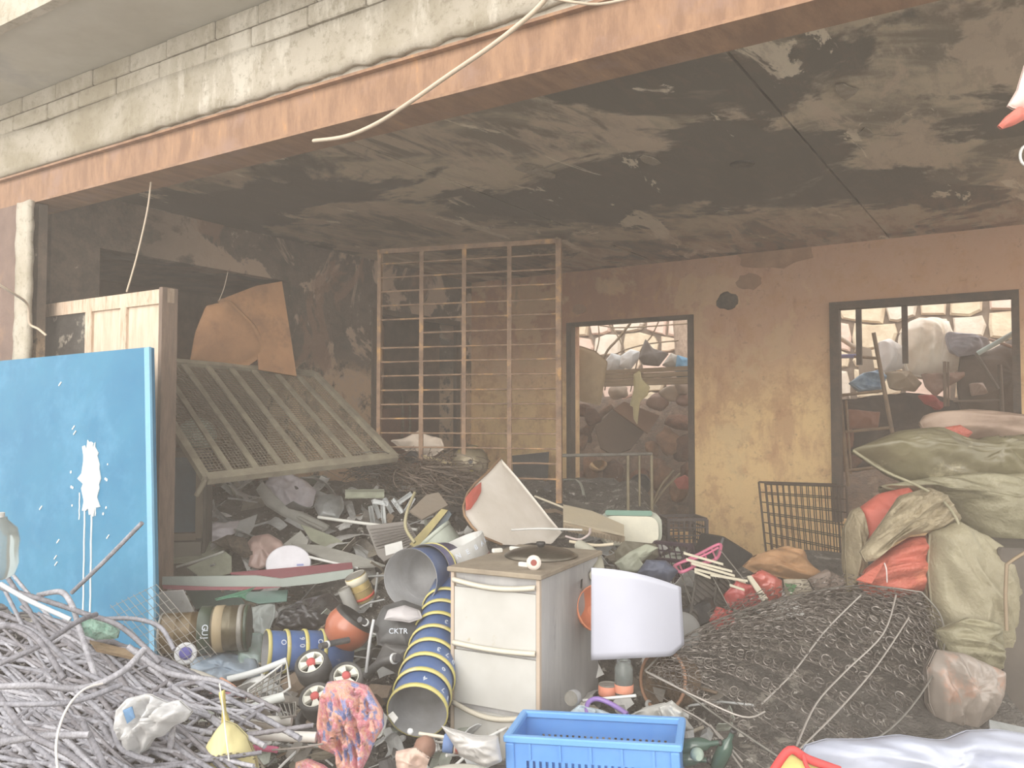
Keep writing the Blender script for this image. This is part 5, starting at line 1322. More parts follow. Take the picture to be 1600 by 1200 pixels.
R('pink_bag', [(385, 850), (395, 838), (420, 834), (440, 846), (446, 862), (430, 878), (405, 890), (388, 885), (392, 865)], mat('pink_film', (198, 170, 160), (186, 150, 142), scale=5, rough=.35), 'pinkish plastic bag behind the oval white lid', 'bag', .15, .06, .02, 7, pillow=True)
T = Thing('oval_lid', 'oval white plastic lid with faint blue marks on the heap', 'lid')
m = axisframe(P(451, 881, 4.35), EYE - P(451, 881, 4.35) + V((0, 0, 1.3))); m = m @ Matrix.Diagonal((1.15, 1, 1, 1))
T.part('disc', MB().lathe(m, [(.095, -.012), (.1, 0), (.092, .004), (.0, .007)], 32, True, False), g('lid_white', (226, 222, 228)))
T.part('blue_mark', MB().box(m @ Matrix.Translation((.05, -.01, .008)), .03, .01, .002), g('mark_blue', (150, 156, 200))); T.done()
S('grey_sheet', [(455, 850), (500, 853), (550, 866), (602, 884), (560, 887), (510, 875)], GS[3], 'long pale grey panel right of the oval lid', 'panel', .1, ty=-.6)
T1('edging_strip', rod([(478, 869, 4.4), (520, 879, 4.35), (560, 888, 4.3)], .008), WHITEP, 'white edge strip under the long grey panel', 'strip')
S('grey_offcut', [(442, 852), (470, 830), (482, 845), (478, 858)], GS[3], 'small triangular grey panel above the long grey one', 'panel', .12)
S('grey_offcut', [(470, 820), (520, 838), (548, 855), (520, 862), (486, 845)], OLIVEM, 'olive grey panel sloping behind the long grey one', 'panel', .08)
T = Thing('long_board', 'long bent grey-green board with crimson faces across the heap', 'board')
T.part('front_face', flat([(254, 901), (400, 899), (440, 904), (440, 917), (330, 917), (254, 914)], 4.1, .012), g('board_grey', (160, 168, 160)))
T.part('front_face', flat([(440, 904), (552, 889), (553, 901), (500, 911), (440, 917)], 4.08, .012), g('board_grey', (160, 168, 160)))
T.part('crimson_top', flat([(360, 896), (420, 891), (550, 880), (551, 889), (440, 904), (400, 899)], 4.2, .01, ty=-.8), g('crimson', (150, 84, 92)))
T.part('crimson_under', flat([(254, 914), (330, 917), (440, 917), (400, 921), (300, 922), (256, 920)], 4.06, .01), g('crimson', (150, 84, 92))); T.done()
S('white_carton', [(248, 925), (286, 922), (304, 957), (250, 966)], WHITEP, 'dirty white carton side left of the dark green panel', 'carton', .2, ty=.1)
S('green_board', [(288, 920), (372, 924), (384, 946), (306, 952)], mat('dark_green', (58, 78, 70), (46, 60, 56), scale=5, rough=.4), 'dark green panel under the long bent board', 'panel', .12, ty=-.2)
S('glass_strip', [(380, 926), (450, 922), (448, 940), (405, 944), (384, 938)], mat('greenish_glass', (128, 160, 148), (106, 136, 128), scale=4, rough=.2), 'greenish glass strip below the long bent board', 'glass panel', .16, ty=-.2)
w = MB()
for k in range(10): w.tube(Pd([(336 + k * 5, 936 - k * .5, 3.75), (372 + k * 3, 926 - k, 3.85)]), .002, 4)
for k in range(5): w.tube(Pd([(338 + k * 8, 938 - k * 2, 3.75), (384, 930 + k * 2 - 2, 3.76)]), .002, 4)
T1('green_rack', w, g('wire_green', (84, 140, 112)), 'small green wire rack above the lying drums', 'rack')
R('black_bag', [(430, 978), (436, 958), (470, 938), (518, 926), (536, 945), (528, 972), (490, 984), (450, 986)], mat('glossy_black', (44, 42, 44), (70, 66, 66), scale=5, rough=.2), 'glossy black plastic bag above the lying blue buckets', 'bag', .12, .09, .03, 8, pillow=True, freq=8)
R('grey_film', [(382, 948), (430, 944), (428, 965), (420, 992), (398, 990), (390, 970)], g('film_grey', (170, 176, 172), rough=.4), 'grey plastic film right of the green drum', 'film', .12, .03, .02, 9)
R('green_bag', [(352, 1000), (375, 988), (410, 990), (415, 1020), (408, 1042), (380, 1050), (350, 1040), (345, 1020)], mat('green_film', (150, 188, 172), (176, 190, 188), scale=5, rough=.35), 'translucent green plastic bag left of the lying buckets', 'bag', .1, .05, .025, 10, pillow=True, freq=8)
R('blue_tarp', [(296, 1030), (350, 1018), (400, 1030), (408, 1055), (350, 1068), (300, 1052)], mat('tarp_blue', (140, 158, 176), (162, 172, 182), scale=5, rough=.5), 'greyish blue tarp spread below the green bag', 'tarp', .1, .05, .025, 11, pillow=True, freq=8)
T = Thing('vent_cover', 'grey louvred vent cover leaning below the clips', 'vent cover')
a = [(572, 822), (636, 815), (655, 845), (600, 878), (590, 868)]
T.part('plate', flat(a, 4.6, .012, ty=-.2), g('vent_grey', (132, 126, 120)))
for k in range(9): T.part('louvre', MB().tube(Pd([(578 + k * 1.8, 828 + k * 5, 4.57), (638 + k * 1.5, 820 + k * 3, 4.57)]), .004, 5), g('louvre', (110, 104, 98)))
T.done()
T = Thing('painted_plank', 'slanting plank, ochre above and slate blue below', 'plank')
T.part('ochre_face', flat([(640, 850), (690, 795), (700, 797), (652, 857)], 4.4, .02), mat('ochre_edge', (186, 172, 116), (156, 142, 104), scale=9, rough=.8))
T.part('blue_face', flat([(653, 858), (701, 797), (706, 803), (690, 830), (668, 862)], 4.42, .02), g('slate_blue', (92, 104, 112))); T.done()
T1('thin_board', flat([(640, 800), (665, 775), (685, 770), (700, 790), (660, 812)], 4.75, .01, ty=-.5), g('taupe_board', (146, 132, 116)), 'taupe board behind the slanting plank', 'board')
T1('yellow_strap', rod([(648, 770, 4.5), (636, 800, 4.35), (634, 825, 4.3), (648, 848, 4.25)], .009), g('strap_tan', (176, 166, 128)), 'curved tan strap hanging beside the slanting plank', 'strap')
T1('white_tag', flat([(601, 852), (628, 845), (630, 860), (603, 868)], 4.1, .006), WHITEP, 'blank white card above the open grey bucket', 'card')
T1('white_bar', rod([(497, 808, 5.0), (570, 818, 4.9), (652, 828, 4.8)], .0105), mat('bar_w', (228, 226, 218), rough=.4), 'long straight white bar across the back of the heap', 'bar')
# silver clips and channels
def channel(px, py, d, L_, w_, yaw, roll, label, mt, pitch=0):
    T = Thing('metal_channel', label, 'channel'); m = F(px, py, d, yaw=yaw, roll=roll, pitch=pitch)
    T.part('web', MB().box(m, L_, .004, w_), mt)
    for s in (-1, 1): T.part('flange', MB().box(m @ Matrix.Translation((0, -w_ * .3, s * w_ / 2)), L_, w_ * .6, .004), mt)
    T.done()
channel(570, 771, 5.2, .24, .05, 5, 0, 'olive green metal channel lying at the back of the heap', OLIVEM)
for k, (px, py, L_, ya, ro) in enumerate([(588, 795, .12, 20, 70), (600, 800, .13, -10, 85), (606, 790, .10, 30, 60), (595, 785, .09, 0, 10), (580, 805, .11, 40, 80), (630, 780, .12, 10, -35), (622, 790, .10, -20, 50), (640, 788, .09, 15, -60)]):
    channel(px, py, 4.95 - k * .01, L_, .022, ya, ro, 'small shiny metal clip in the cluster under the springs', GALV)
for o in bpy.data.objects:
    if o.get('label') == 'small shiny metal clip in the cluster under the springs': o['group'] = 'shiny clips'
# rusty wire tangles at the back
def tangle(name, px, py, rx, ry, d, n, label, mt, seed, r=.0025, rad=(.05, .16)):
    r1 = random.Random(seed); w = MB()
    for k in range(n):
        cx = px + r1.gauss(0, .42) * rx; cy = py + r1.gauss(0, .42) * ry; dd = d + r1.uniform(-.15, .15)
        c = P(cx, cy, dd); R_ = r1.uniform(*rad); a = r1.uniform(0, 6.28); b = r1.uniform(-.5, .5)
        u = V((math.cos(a), math.sin(a), b)).normalized(); v = u.cross(V((r1.uniform(-.4, .4), r1.uniform(-.4, .4), 1))).normalized()
        e = r1.uniform(.2, .5)
        w.tube([c + u * R_ * math.cos(q * .45) + v * R_ * e * math.sin(q * .45) + V((0, 0, .006 * q)) for q in range(r1.randint(6, 15))], r, 3)
    return T1(name, w, mt, label, 'wire coil')
BWIRE = mat('brown_wire', (104, 88, 74), (70, 60, 52), scale=20, rough=.7, bump=0)
tangle('wire_tangle', 600, 742, 55, 22, 5.5, 150, 'low brown wire tangle under the right end of the grate', BWIRE, 1)
tangle('wire_tangle', 690, 752, 60, 28, 5.2, 260, 'dense brown wire coil left of the pointed white sheet', BWIRE, 2, .003)
tangle('wire_tangle', 575, 735, 20, 14, 5.3, 30, 'loose dark wire curls at the grate corner', DARK, 3)
# crumpled white sheet and metal disc behind the tangle
T1('crumpled_sheet', rag([(610, 690), (640, 682), (655, 672), (668, 680), (690, 685), (695, 702), (680, 712), (655, 712), (625, 700)], 5.7, .05, .02, 4, freq=5), g('pinky_white', (224, 204, 184)), 'bent pinkish white sheet propped behind the grille foot', 'sheet')
T = Thing('metal_hub', 'round metal hub with yellow paint behind the brown wire coil', 'metal disc')
m = axisframe(P(735, 722, 5.25), EYE - P(735, 722, 5.25) + V((0, 0, .8)))
T.part('disc', MB().lathe(m, [(.10, -.05), (.115, -.02), (.10, .0), (.03, .02)], 24), mat('hub_metal', (136, 124, 100), (110, 98, 80), scale=8, rough=.4, metal=.4, c3=(190, 172, 70), s3=7, t3=(.55, .6)))
T.part('hole', MB().lathe(m, [(.016, .018), (.014, .022)], 12), BLACK); T.done()
T1('thin_lath', flat([(640, 705), (705, 722), (706, 727), (640, 710)], 5.5, .012), g('lath_yel', (190, 170, 126)), 'thin yellowish lath beside the round metal hub', 'lath')
T1('black_hat', rag([(630, 715), (640, 705), (655, 706), (662, 720), (640, 724)], 5.5, .04, .01, 3, pillow=True), BLACK, 'small black cloth lump below the pinkish sheet', 'cloth')
S('dark_screen', [(800, 712), (858, 706), (856, 748), (802, 752)], BLACK, 'dark flat screen behind the lower right of the grille', 'screen', -.45, ty=0)
T1('dark_board', flat([(880, 790), (895, 780), (935, 798), (920, 800)], 5.0, .012, ty=-.6), DARK, 'black flat board above the slotted tray', 'board')

# ------------------------------------------------------------------ lower heap: slats, pipes, sticks, bits
for k, (pts, r, c, lab) in enumerate([
    ([(355, 1062, 2.95), (400, 1050, 2.98), (448, 1032, 3.0)], .012, (212, 214, 212), 'white pipe rising towards the lying buckets'),
    ([(370, 1118, 2.75), (410, 1100, 2.78), (444, 1088, 2.8)], .016, (214, 216, 210), 'thick white pipe end below the wire tray'),
    ([(345, 1112, 2.75), (400, 1125, 2.75), (456, 1126, 2.75)], .016, (222, 218, 210), 'short white pipe with drilled end by the low wheel'),
    ([(388, 1148, 2.65), (440, 1150, 2.65), (494, 1152, 2.65)], .017, (224, 220, 212), 'long white pipe under the low wheel'),
    ([(370, 1128, 2.7), (385, 1132, 2.68), (440, 1140, 2.66), (452, 1148, 2.66)], .013, (142, 130, 116), 'weathered brown stick crossing the white pipes'),
    ([(388, 1168, 2.6), (420, 1170, 2.6), (434, 1172, 2.6)], .010, (214, 104, 140), 'short pink plastic tube below the white pipes'),
    ([(330, 1085, 2.9), (365, 1085, 2.85), (385, 1088, 2.85)], .008, (196, 120, 128), 'faded red tube left of the wire tray'),
    ([(425, 1172, 2.58), (470, 1168, 2.6), (505, 1162, 2.6)], .003, (150, 140, 132), 'thin grey wire beside the pink tube'),
    ([(345, 1062, 2.9), (365, 1075, 2.85), (374, 1086, 2.8)], .009, (220, 160, 130), 'short orange-tipped stick above the yellow bag'),
    ([(655, 1146, 2.75), (720, 1156, 2.7), (770, 1168, 2.62)], .006, (216, 206, 188), 'long cream stick below the cabinet'),
    ([(650, 1160, 2.75), (700, 1160, 2.75), (780, 1166, 2.7)], .004, (200, 196, 190), 'thin white stick parallel to the cream one'),
    ([(252, 1052, 3.05), (300, 1050, 3.0), (360, 1075, 2.9)], .012, (196, 190, 178), 'pale lath pointing at the yellow bag neck'),
]): T1(['pipe', 'pipe', 'pipe', 'pipe', 'wooden_stick', 'plastic_tube', 'plastic_tube', 'wire', 'stick', 'stick', 'stick', 'lath'][k], rod(pts, r, 8), g('lh%d' % k, c, rough=.5), lab, ['pipe', 'pipe', 'pipe', 'pipe', 'stick', 'tube', 'tube', 'wire', 'stick', 'stick', 'stick', 'lath'][k])
# white wire tray
T = Thing('wire_tray', 'white wire tray with bent frame left of the wheels', 'tray')
tq = Pd([(388, 1078, 2.92), (448, 1034, 3.0), (453, 1075, 2.88), (440, 1084, 2.86), (386, 1098, 2.82)])
T.part('frame', MB().tube(tq, .005, 6, closed=True), WHITEP)
for k in range(6): T.part('wire', MB().tube([tq[0].lerp(tq[1], k / 6 + .05), tq[4].lerp(tq[3], k / 6 + .05)], .0025, 5), STEEL)
for k in range(3): T.part('wire', MB().tube([tq[0].lerp(tq[4], .25 + k * .25), tq[1].lerp(tq[2], .25 + k * .25)], .0025, 5), STEEL)
T.done()
w = Thing('wire_rack', 'small bright wire rack below the thick pipe end', 'rack')
a = Pd([(425, 1100, 2.78), (462, 1098, 2.78), (462, 1118, 2.72), (440, 1122, 2.72)])
w.part('frame', MB().tube(a, .004, 6, closed=True), STEEL)
for k in range(5): w.part('wire', MB().tube([a[0].lerp(a[1], k / 5 + .1), a[3].lerp(a[2], k / 5 + .1)], .002, 4), STEEL)
w.done()
can('drink_can', 716, 1164, 2.68, (1, -.05, -.12), .026, .095, 'lying drink can with blue, red and black print', [(0, 1, g('can_black', (60, 62, 66))), (.0, .35, g('can_blue', (112, 140, 190))), (.38, .6, g('can_cream', (206, 186, 170))), (.42, .55, g('can_red', (196, 84, 76))), (.68, .9, g('can_blk2', (52, 52, 54)))])
T1('brown_ball', MB().lathe(F(664, 1168, 2.72), [(.002, -.036), (.02, -.03), (.034, -.012), (.036, .005), (.028, .024), (.012, .034), (.002, .036)], 20), mat('terracotta_ball', (156, 118, 100), (134, 102, 88), scale=10, rough=.7), 'small brown round pot bottom left of the drink can', 'pot')
T1('white_plate', MB().lathe(F(718, 1205, 2.45, pitch=-12), [(.075, 0), (.08, .006), (.05, .01), (.0, .01)], 28, True, False), g('plate_white', (224, 220, 204)), 'white plate cut off by the bottom edge', 'plate')
T1('white_bag', rag([(690, 1135), (745, 1150), (778, 1150), (785, 1190), (760, 1200), (720, 1182)], 2.62, .05, .02, 4, pillow=True, ang=0), g('milky_bag', (206, 202, 198), rough=.4), 'milky plastic bag between cabinet foot and crate', 'bag')
T1('white_bulb', MB().lathe(F(641, 1143, 2.82), [(.001, -.01), (.008, -.008), (.011, 0), (.008, .008), (.001, .011)], 12), g('bulb_w', (240, 240, 240)), 'tiny white knob under the bucket mouth', 'knob')
T1('paper_scrap', flat([(606, 1118), (614, 1112), (622, 1122), (616, 1130)], 2.78, .004, ty=-.3), WHITEP, 'white paper scrap at the bucket mouth', 'paper')
T1('carton_scrap', rag([(618, 1175), (650, 1168), (672, 1185), (660, 1215), (620, 1215)], 2.5, .03, .015, 5), g('pinkish_carton', (206, 176, 160)), 'crushed pinkish carton at the bottom edge', 'carton')

# ------------------------------------------------------------------ smaller scrap over the heap, each described by look and neighbour
LM = [("the oval white lid",451,881),("the long bent board",400,908),("the lettered green drum",350,985),("the orange pot",548,978),("the gold tin",563,918),("the lying blue buckets",455,1015),("the glossy black bag",485,955),("the open grey bucket",640,905),("the leaning bucket column",670,1000),("the white cabinet",775,1000),("the pot lid",845,850),("the pointed white sheet",790,790),("the brown wire coil",690,750),("the shiny clips",605,795),("the off-white paper",455,772),("the folded olive sheet",325,885),("the glazed cabinet",285,760),("the louvred vent cover",612,845),("the topmost wheel",486,1035),("the lowest wheel",492,1088),("the bunched floral cloth",548,1130),("the yellow bag",365,1170),("the white wire tray",420,1065),("the drink can",716,1164),("the blue crate",900,1160),("the purple hoop",945,1105),("the glass jar",975,1070),("the bright white sheet",995,960),("the pink basket",1090,870),("the kraft paper",1225,880),("the teal-banded appliance",985,826),("the slotted tray",925,812),("the red plastic",1190,925),("the slatted vents",1115,930),("the mattress springs",1180,1060),("the white bag",240,1130),("the green netting",155,980),("the thin white wire",100,1110),("the tan lath",180,1015),("the violet-centred cap",290,1020),("the clear jug",5,860),("the green plastic bag",380,1020),("the grey tarp",350,1045),("the brown pot bottom",664,1168),("the lettered shell",626,985),("the slanting plank",675,825),("the pinkish bag",415,862),("the white pipes",430,1135)]
def nearby(px, py, skip=0):
    c = sorted(LM, key=lambda l: (l[1] - px) ** 2 + ((l[2] - py) * 1.2) ** 2)[skip]
    dx, dy = px - c[1], py - c[2]; dist = math.hypot(dx, dy)
    far = 'just ' if dist < 28 else ''
    if abs(dx) > 2.2 * abs(dy): r = far + ('right of' if dx > 0 else 'left of')
    elif abs(dy) > 2.2 * abs(dx): r = far + ('below' if dy > 0 else 'above')
    else: r = far + ('below and ' if dy > 0 else 'above and ') + ('right of' if dx > 0 else 'left of')
    return r + ' ' + c[0]
CN = ['grey', 'light grey', 'dark taupe', 'pale grey', 'brownish grey', 'charcoal', 'grey-green', 'off-white', 'brown']
SEEN = {}
def label_it(o, adj, noun, px, py):
    for skip in (0, 1, 2, 3, 4):
        s_ = ' '.join((adj + ' ' + noun + ' ' + nearby(px, py, skip)).split())
        if s_ not in SEEN: break
    SEEN.setdefault(s_, o); o['label'] = s_
rr = random.Random(99)
zone = [(250, 740, 720, 900), (250, 900, 700, 1060), (380, 1060, 500, 1200), (560, 1040, 800, 1200), (560, 760, 900, 850), (880, 850, 1100, 900), (880, 1030, 1130, 1190), (1080, 880, 1300, 930), (300, 1050, 480, 1190)]
wts = [5, 6, 2, 3, 2, 1, 2, 1.5, 3]
cols = [(162, 162, 160), (190, 190, 188), (124, 118, 110), (208, 206, 202), (150, 141, 126), (92, 88, 86), (168, 172, 160), (226, 224, 220), (132, 114, 96)]
SC = [mat('scrap_%d' % i, c, tuple(x * .85 for x in c), scale=14, rough=.55, bump=.2) for i, c in enumerate(cols)]
def place(lo=.0, hi=.12):
    z = rr.choices(zone, wts)[0]; px = rr.uniform(z[0], z[2]); py = rr.uniform(z[1], z[3]); return px, py, D(py, px) - rr.uniform(lo, hi)
for k in range(200):
    px, py, d = place(); m = F(px, py, d, rr.uniform(0, 360), rr.uniform(-50, 70), rr.uniform(-50, 50))
    big_ = rr.random(); w_ = .06 + .16 * big_; h_ = rr.uniform(.03, .10) * (.7 + .6 * big_); cu = rr.uniform(-.06, .06); fo = rr.uniform(.3, .7); fa_ = rr.uniform(-.3, .3) * h_; tp = rr.uniform(-.5, .3)
    def sf(u, v):
        return m @ V(((u - .5) * w_, (v - .5) * h_ * (1 + tp * u), cu * math.sin(math.pi * u) + (abs(v - fo) * fa_) + .008 * noise.noise(V((u * 4, v * 4, k)))))
    ci = rr.randrange(9)
    o = T1('sheet_scrap', MB().grid(sf, 5, 4, .0025, False), SC[ci], '', 'scrap', 'bent scraps in the heap')
    label_it(o, ('large ' if big_ > .6 else 'small ' if big_ < .3 else '') + ('curled ' if abs(cu) > .03 else 'flat ') + CN[ci], 'sheet scrap', px, py)
for k in range(100):
    px, py, d = place(); m = F(px, py, d, rr.uniform(0, 360), rr.uniform(-35, 35), rr.uniform(-35, 35)); L_ = rr.uniform(.10, .32); b = rr.uniform(-.04, .04); ci = rr.choice([0, 1, 3, 7, 8, 4]); r_ = rr.uniform(.003, .008)
    o = T1('thin_stick', MB().tube([m @ V((-L_ / 2, 0, 0)), m @ V((0, b, b / 2)), m @ V((L_ / 2, 0, 0))], r_, 5), SC[ci], '', 'stick', 'thin sticks in the heap')
    label_it(o, ('long ' if L_ > .22 else 'short ') + ('thin ' if r_ < .0055 else 'thicker ') + CN[ci], 'stick', px, py)
for k in range(44):
    px, py, d = place(); m = F(px, py, d, rr.uniform(0, 360), rr.uniform(-60, 60), rr.uniform(-40, 40)); w_ = rr.uniform(.03, .09); ci = rr.randrange(9)
    o = T1('broken_block', MB().box(m, w_, w_ * rr.uniform(.4, .9), w_ * rr.uniform(.15, .5), .003), SC[ci], '', 'scrap piece', 'broken pieces in the heap')
    label_it(o, ('chunky ' if w_ > .06 else 'little ') + CN[ci], 'boxy piece', px, py)
for k in range(32):
    px, py, d = place(); m = F(px, py, d, rr.uniform(0, 360), rr.uniform(-90, 90), rr.uniform(-40, 40)); r_ = rr.uniform(.014, .034)
    o = T1('screw_top', MB().lathe(m, [(r_ * .9, -.005), (r_, 0), (r_ * .8, .006), (r_ * .3, .005)], 14), [WHITEP, SC[3], SC[1], BLACK, STEEL][k % 5], '', 'lid', 'small round lids in the heap')
    label_it(o, ('wider ' if r_ > .024 else 'small ') + ['white', 'pale grey', 'light grey', 'black', 'steel'][k % 5], 'round lid', px, py)
for k in range(80):
    zz_ = rr.choice([(262, 750, 560, 880), (262, 750, 560, 880), (560, 780, 720, 880), (262, 920, 420, 960), (400, 930, 640, 1060), (262, 1040, 470, 1180), (600, 1120, 780, 1190), (900, 840, 1060, 900), (1050, 900, 1240, 950)])
    px = rr.uniform(zz_[0], zz_[2]); py = rr.uniform(zz_[1], zz_[3]); d = D(py, px) - rr.uniform(-.02, .05)
    m = F(px, py, d, rr.uniform(0, 360), rr.uniform(-25, 45), rr.uniform(-30, 30)); w_ = rr.uniform(.18, .36); h_ = rr.uniform(.06, .18); cu = rr.uniform(-.05, .05); tp = rr.uniform(-.6, .3); fo = rr.uniform(.3, .7); fa_ = rr.uniform(-.35, .35) * h_
    def sf(u, v):
        return m @ V(((u - .5) * w_, (v - .5) * h_ * (1 + tp * u), cu * math.sin(math.pi * u) + abs(v - fo) * fa_ + .010 * noise.noise(V((u * 4, v * 4, k)))))
    ci = rr.choice([0, 1, 3, 3, 6, 6, 7, 4, 1])
    o = T1('sheet_scrap', MB().grid(sf, 6, 4, .004, False), SC[ci], '', 'scrap', 'bent scraps in the heap')
    label_it(o, ('long narrow ' if h_ < .1 else 'broad ') + ('tapered ' if tp < -.2 else '') + CN[ci], 'sheet scrap', px, py)
w = MB()
for k in range(4200):
    z = rr.choices(zone + [(0, 1000, 900, 1200), (900, 900, 1400, 1200), (300, 740, 1000, 860)], wts + [3, 4, 3])[0]; px = rr.uniform(z[0], z[2]); py = rr.uniform(z[1], z[3])
    d = D(py, px) + rr.uniform(-.03, .03); s = rr.uniform(.004, .02)
    c = P(px, py, d); vs = [c + V((rr.uniform(-s, s), rr.uniform(-s, s), rr.uniform(-s, s) * .7)) for q in range(4)]
    w.add(vs, [(0, 1, 2), (0, 2, 3), (0, 3, 1), (1, 3, 2)])
one('crumbs', w, mat('crumb_mix', (176, 170, 160), (70, 66, 62), scale=45, rough=.8, bump=0, mixr=(.45, .55)), 'fine mixed crumbs and chips sprinkled over the heap', None, kind='stuff')

# ------------------------------------------------------------------ what lies beyond the back openings
def BY(px, py, Y): 
    p = onY(px, py, Y); return p
def dY(px, Y):
    r = ray(px, 600); return (Y / r.y) * r.dot(CH)
# smaller opening
T1('hanging_board', rag([(888, 542), (905, 540), (930, 548), (950, 565), (944, 600), (938, 634), (910, 628), (887, 620), (885, 580)], dY(915, 7.55), .04, .004, 4, freq=2, t=.02), mat('beige_board', (184, 158, 122), (160, 136, 104), scale=4, rough=.8), 'curved beige board standing in the left of the smaller opening', 'board')
for k, (y0, y1, lab) in enumerate([(592, 602, 'upper pale plank of the stack in the smaller opening'), (584, 591, 'middle pale plank of the stack in the smaller opening'), (577, 583, 'thin top plank of the stack in the smaller opening')]):
    a = BY(945, y0 + 2, 7.75); b = BY(1078, y0 - 3 - k, 7.75); a2 = BY(945, y1 + 2, 7.75)
    T1('plank', MB().prism([a, b, V((b.x, b.y, b.z - (a.z - a2.z))), a2], .12 - .02 * k, V((0, 1, 0))), mat('pale_plank', (180, 156, 126), (152, 130, 104), scale=6, rough=.8, stretch=(.5, 3, 6)), lab, 'plank')
T1('torn_cloth', rag([(990, 585), (1000, 578), (1003, 592), (1016, 605), (1012, 618), (1000, 628), (998, 645), (996, 664), (990, 655), (989, 636), (984, 634), (990, 610)], dY(1000, 7.6), .02, .008, 4, n=70), g('yellow_cloth', (206, 188, 136)), 'torn yellowish cloth hanging over the planks', 'cloth')
for k, (px, py, rx, c, lab) in enumerate([(1028, 628, .10, (158, 122, 104), 'round pinkish bundle below the planks'), (1049, 614, .09, (176, 150, 126), 'round beige bundle right of the torn cloth'), (1068, 606, .075, (164, 138, 118), 'small beige bundle at the opening edge under the planks'), (965, 612, .09, (186, 160, 136), 'pale lumpy bundle left of the torn cloth'), (1068, 625, .07, (150, 112, 96), 'pinkish bundle under the small beige one')]):
    T1('bundle', MB().blob(Matrix.Translation(BY(px, py, 7.9)), rx * 1.1, rx, rx * .85, .08, k + 3, 14, 2.3, big=.2), g('bun%d' % k, c), lab, 'bundle')
T1('brown_board', flat([(930, 668), (958, 640), (1012, 668), (985, 702), (958, 712), (938, 700)], dY(960, 7.65), .02, ty=-.3), mat('panel_dk', (96, 74, 56), (82, 62, 48), scale=3, rough=.8), 'dark brown square panel under the planks', 'panel')
T1('brown_board', flat([(958, 640), (975, 628), (1030, 650), (1012, 678)], dY(990, 7.75), .02, ty=-.3), mat('panel_rd', (132, 96, 70), (112, 80, 60), scale=3, rough=.8), 'reddish brown panel behind the dark square one', 'panel')
T1('tree_root', MB().tube(smooth_line([BY(905, 700, 7.5), BY(915, 680, 7.6), BY(930, 655, 7.7), BY(955, 635, 7.85)], 5), [.05] * 4 + [.045] * 4 + [.04] * 4 + [.035] * 4, 8), mat('root_brown', (136, 100, 74), (104, 76, 58), scale=12, rough=.9, bump=.6), 'thick brown root slanting in the smaller opening', 'root')
T1('tree', MB().tube(smooth_line([BY(1073, 640, 9.2), BY(1072, 600, 9.2), BY(1069, 560, 9.2), BY(1066, 520, 9.3), BY(1062, 470, 9.4)], 5), .10, 12), mat('bark', (186, 160, 138), (150, 124, 104), scale=14, rough=.9, bump=.6, stretch=(3, 3, 1)), 'pale tree trunk at the right of the smaller opening', 'tree trunk')
tw = random.Random(8)
for k, pts in enumerate([[(928, 612), (945, 555), (965, 530), (985, 505)], [(905, 610), (880, 560), (890, 500), (960, 512), (1080, 505)], [(945, 610), (955, 560), (1000, 540), (1060, 532)], [(985, 612), (1000, 550), (1018, 525), (1030, 500)], [(950, 505), (968, 530), (975, 560), (972, 614)], [(932, 612), (930, 560), (936, 530), (934, 500)]]):
    T1('bare_branch', MB().tube(smooth_line([BY(a, b, 9.0 + .05 * k) for a, b in pts], 4), .016 if k == 0 else .009, 5), WOOD, ['thickest slanting bare branch before the stone wall in the smaller opening', 'long level bare branch highest in the smaller opening', 'lower level bare branch rising to the tree trunk', 'short bare branch curving up at the middle of the smaller opening', 'thin bare branch bending down beside the thickest one', 'thin upright bare branch above the curved beige board'][k], 'branch', 'bare branches in the smaller opening')
for k, (out, c, lab) in enumerate([
    ([(945, 565), (955, 552), (970, 556), (978, 575), (960, 585), (948, 582)], (214, 214, 212), 'whitish plastic bag at the left on the planks'),
    ([(970, 556), (985, 546), (1000, 550), (998, 562), (985, 578), (968, 572)], (240, 240, 238), 'bright white paper lump on the planks'),
    ([(998, 560), (1008, 530), (1020, 545), (1045, 553), (1030, 572), (1005, 570)], (110, 100, 94), 'grey pointed cloth heap on the planks'),
    ([(1035, 570), (1048, 552), (1058, 556), (1060, 576)], (190, 182, 170), 'striped grey carton on the planks'),
    ([(1055, 577), (1058, 555), (1074, 560), (1079, 588), (1058, 590)], (92, 150, 186), 'light blue bag at the right end of the planks')]):
    T1('trash_lump', rag(out, dY(out[0][0], 8.1), .06, .012, k + 30, pillow=True), g('tl%d' % k, c), lab, 'trash')
for k, (px, py, s) in enumerate([(905, 640, .10), (925, 650, .09), (1045, 690, .12), (1060, 660, .11), (1070, 700, .13), (1030, 740, .14), (1000, 750, .13), (960, 740, .12), (925, 730, .13), (900, 760, .15), (945, 770, .14), (1060, 765, .13), (1075, 740, .1), (915, 680, .08), (1020, 700, .08), (1300 + 20, 690, .1), (1330, 720, .1)]):
    c = BY(px, py, 7.62); T1('rock', MB().blob(Matrix.Translation(c) @ Euler((k, k * 2, k * 3)).to_matrix().to_4x4(), s, s * .8, s * .6, .1, k, 8, 3.5, big=.25), mat('rock_br_%d' % (k % 3), [(122, 84, 64), (100, 72, 56), (140, 104, 78)][k % 3], [(86, 60, 48), (76, 54, 44), (104, 76, 60)][k % 3], scale=9, rough=.95, bump=.5), 'brown rock in the dark bank beyond the back openings', 'rock', 'brown rocks beyond the openings')
T1('steel_bowl', MB().lathe(axisframe(BY(935, 728, 7.4), V((.1, -.5, .8))), [(.02, -.05), (.07, -.03), (.09, .01), (.085, .01), (.065, -.025), (.01, -.042)], 24), mat('brass_bowl', (150, 120, 84), rough=.25, metal=.8, bump=0), 'shiny brass coloured bowl in the smaller opening', 'bowl')
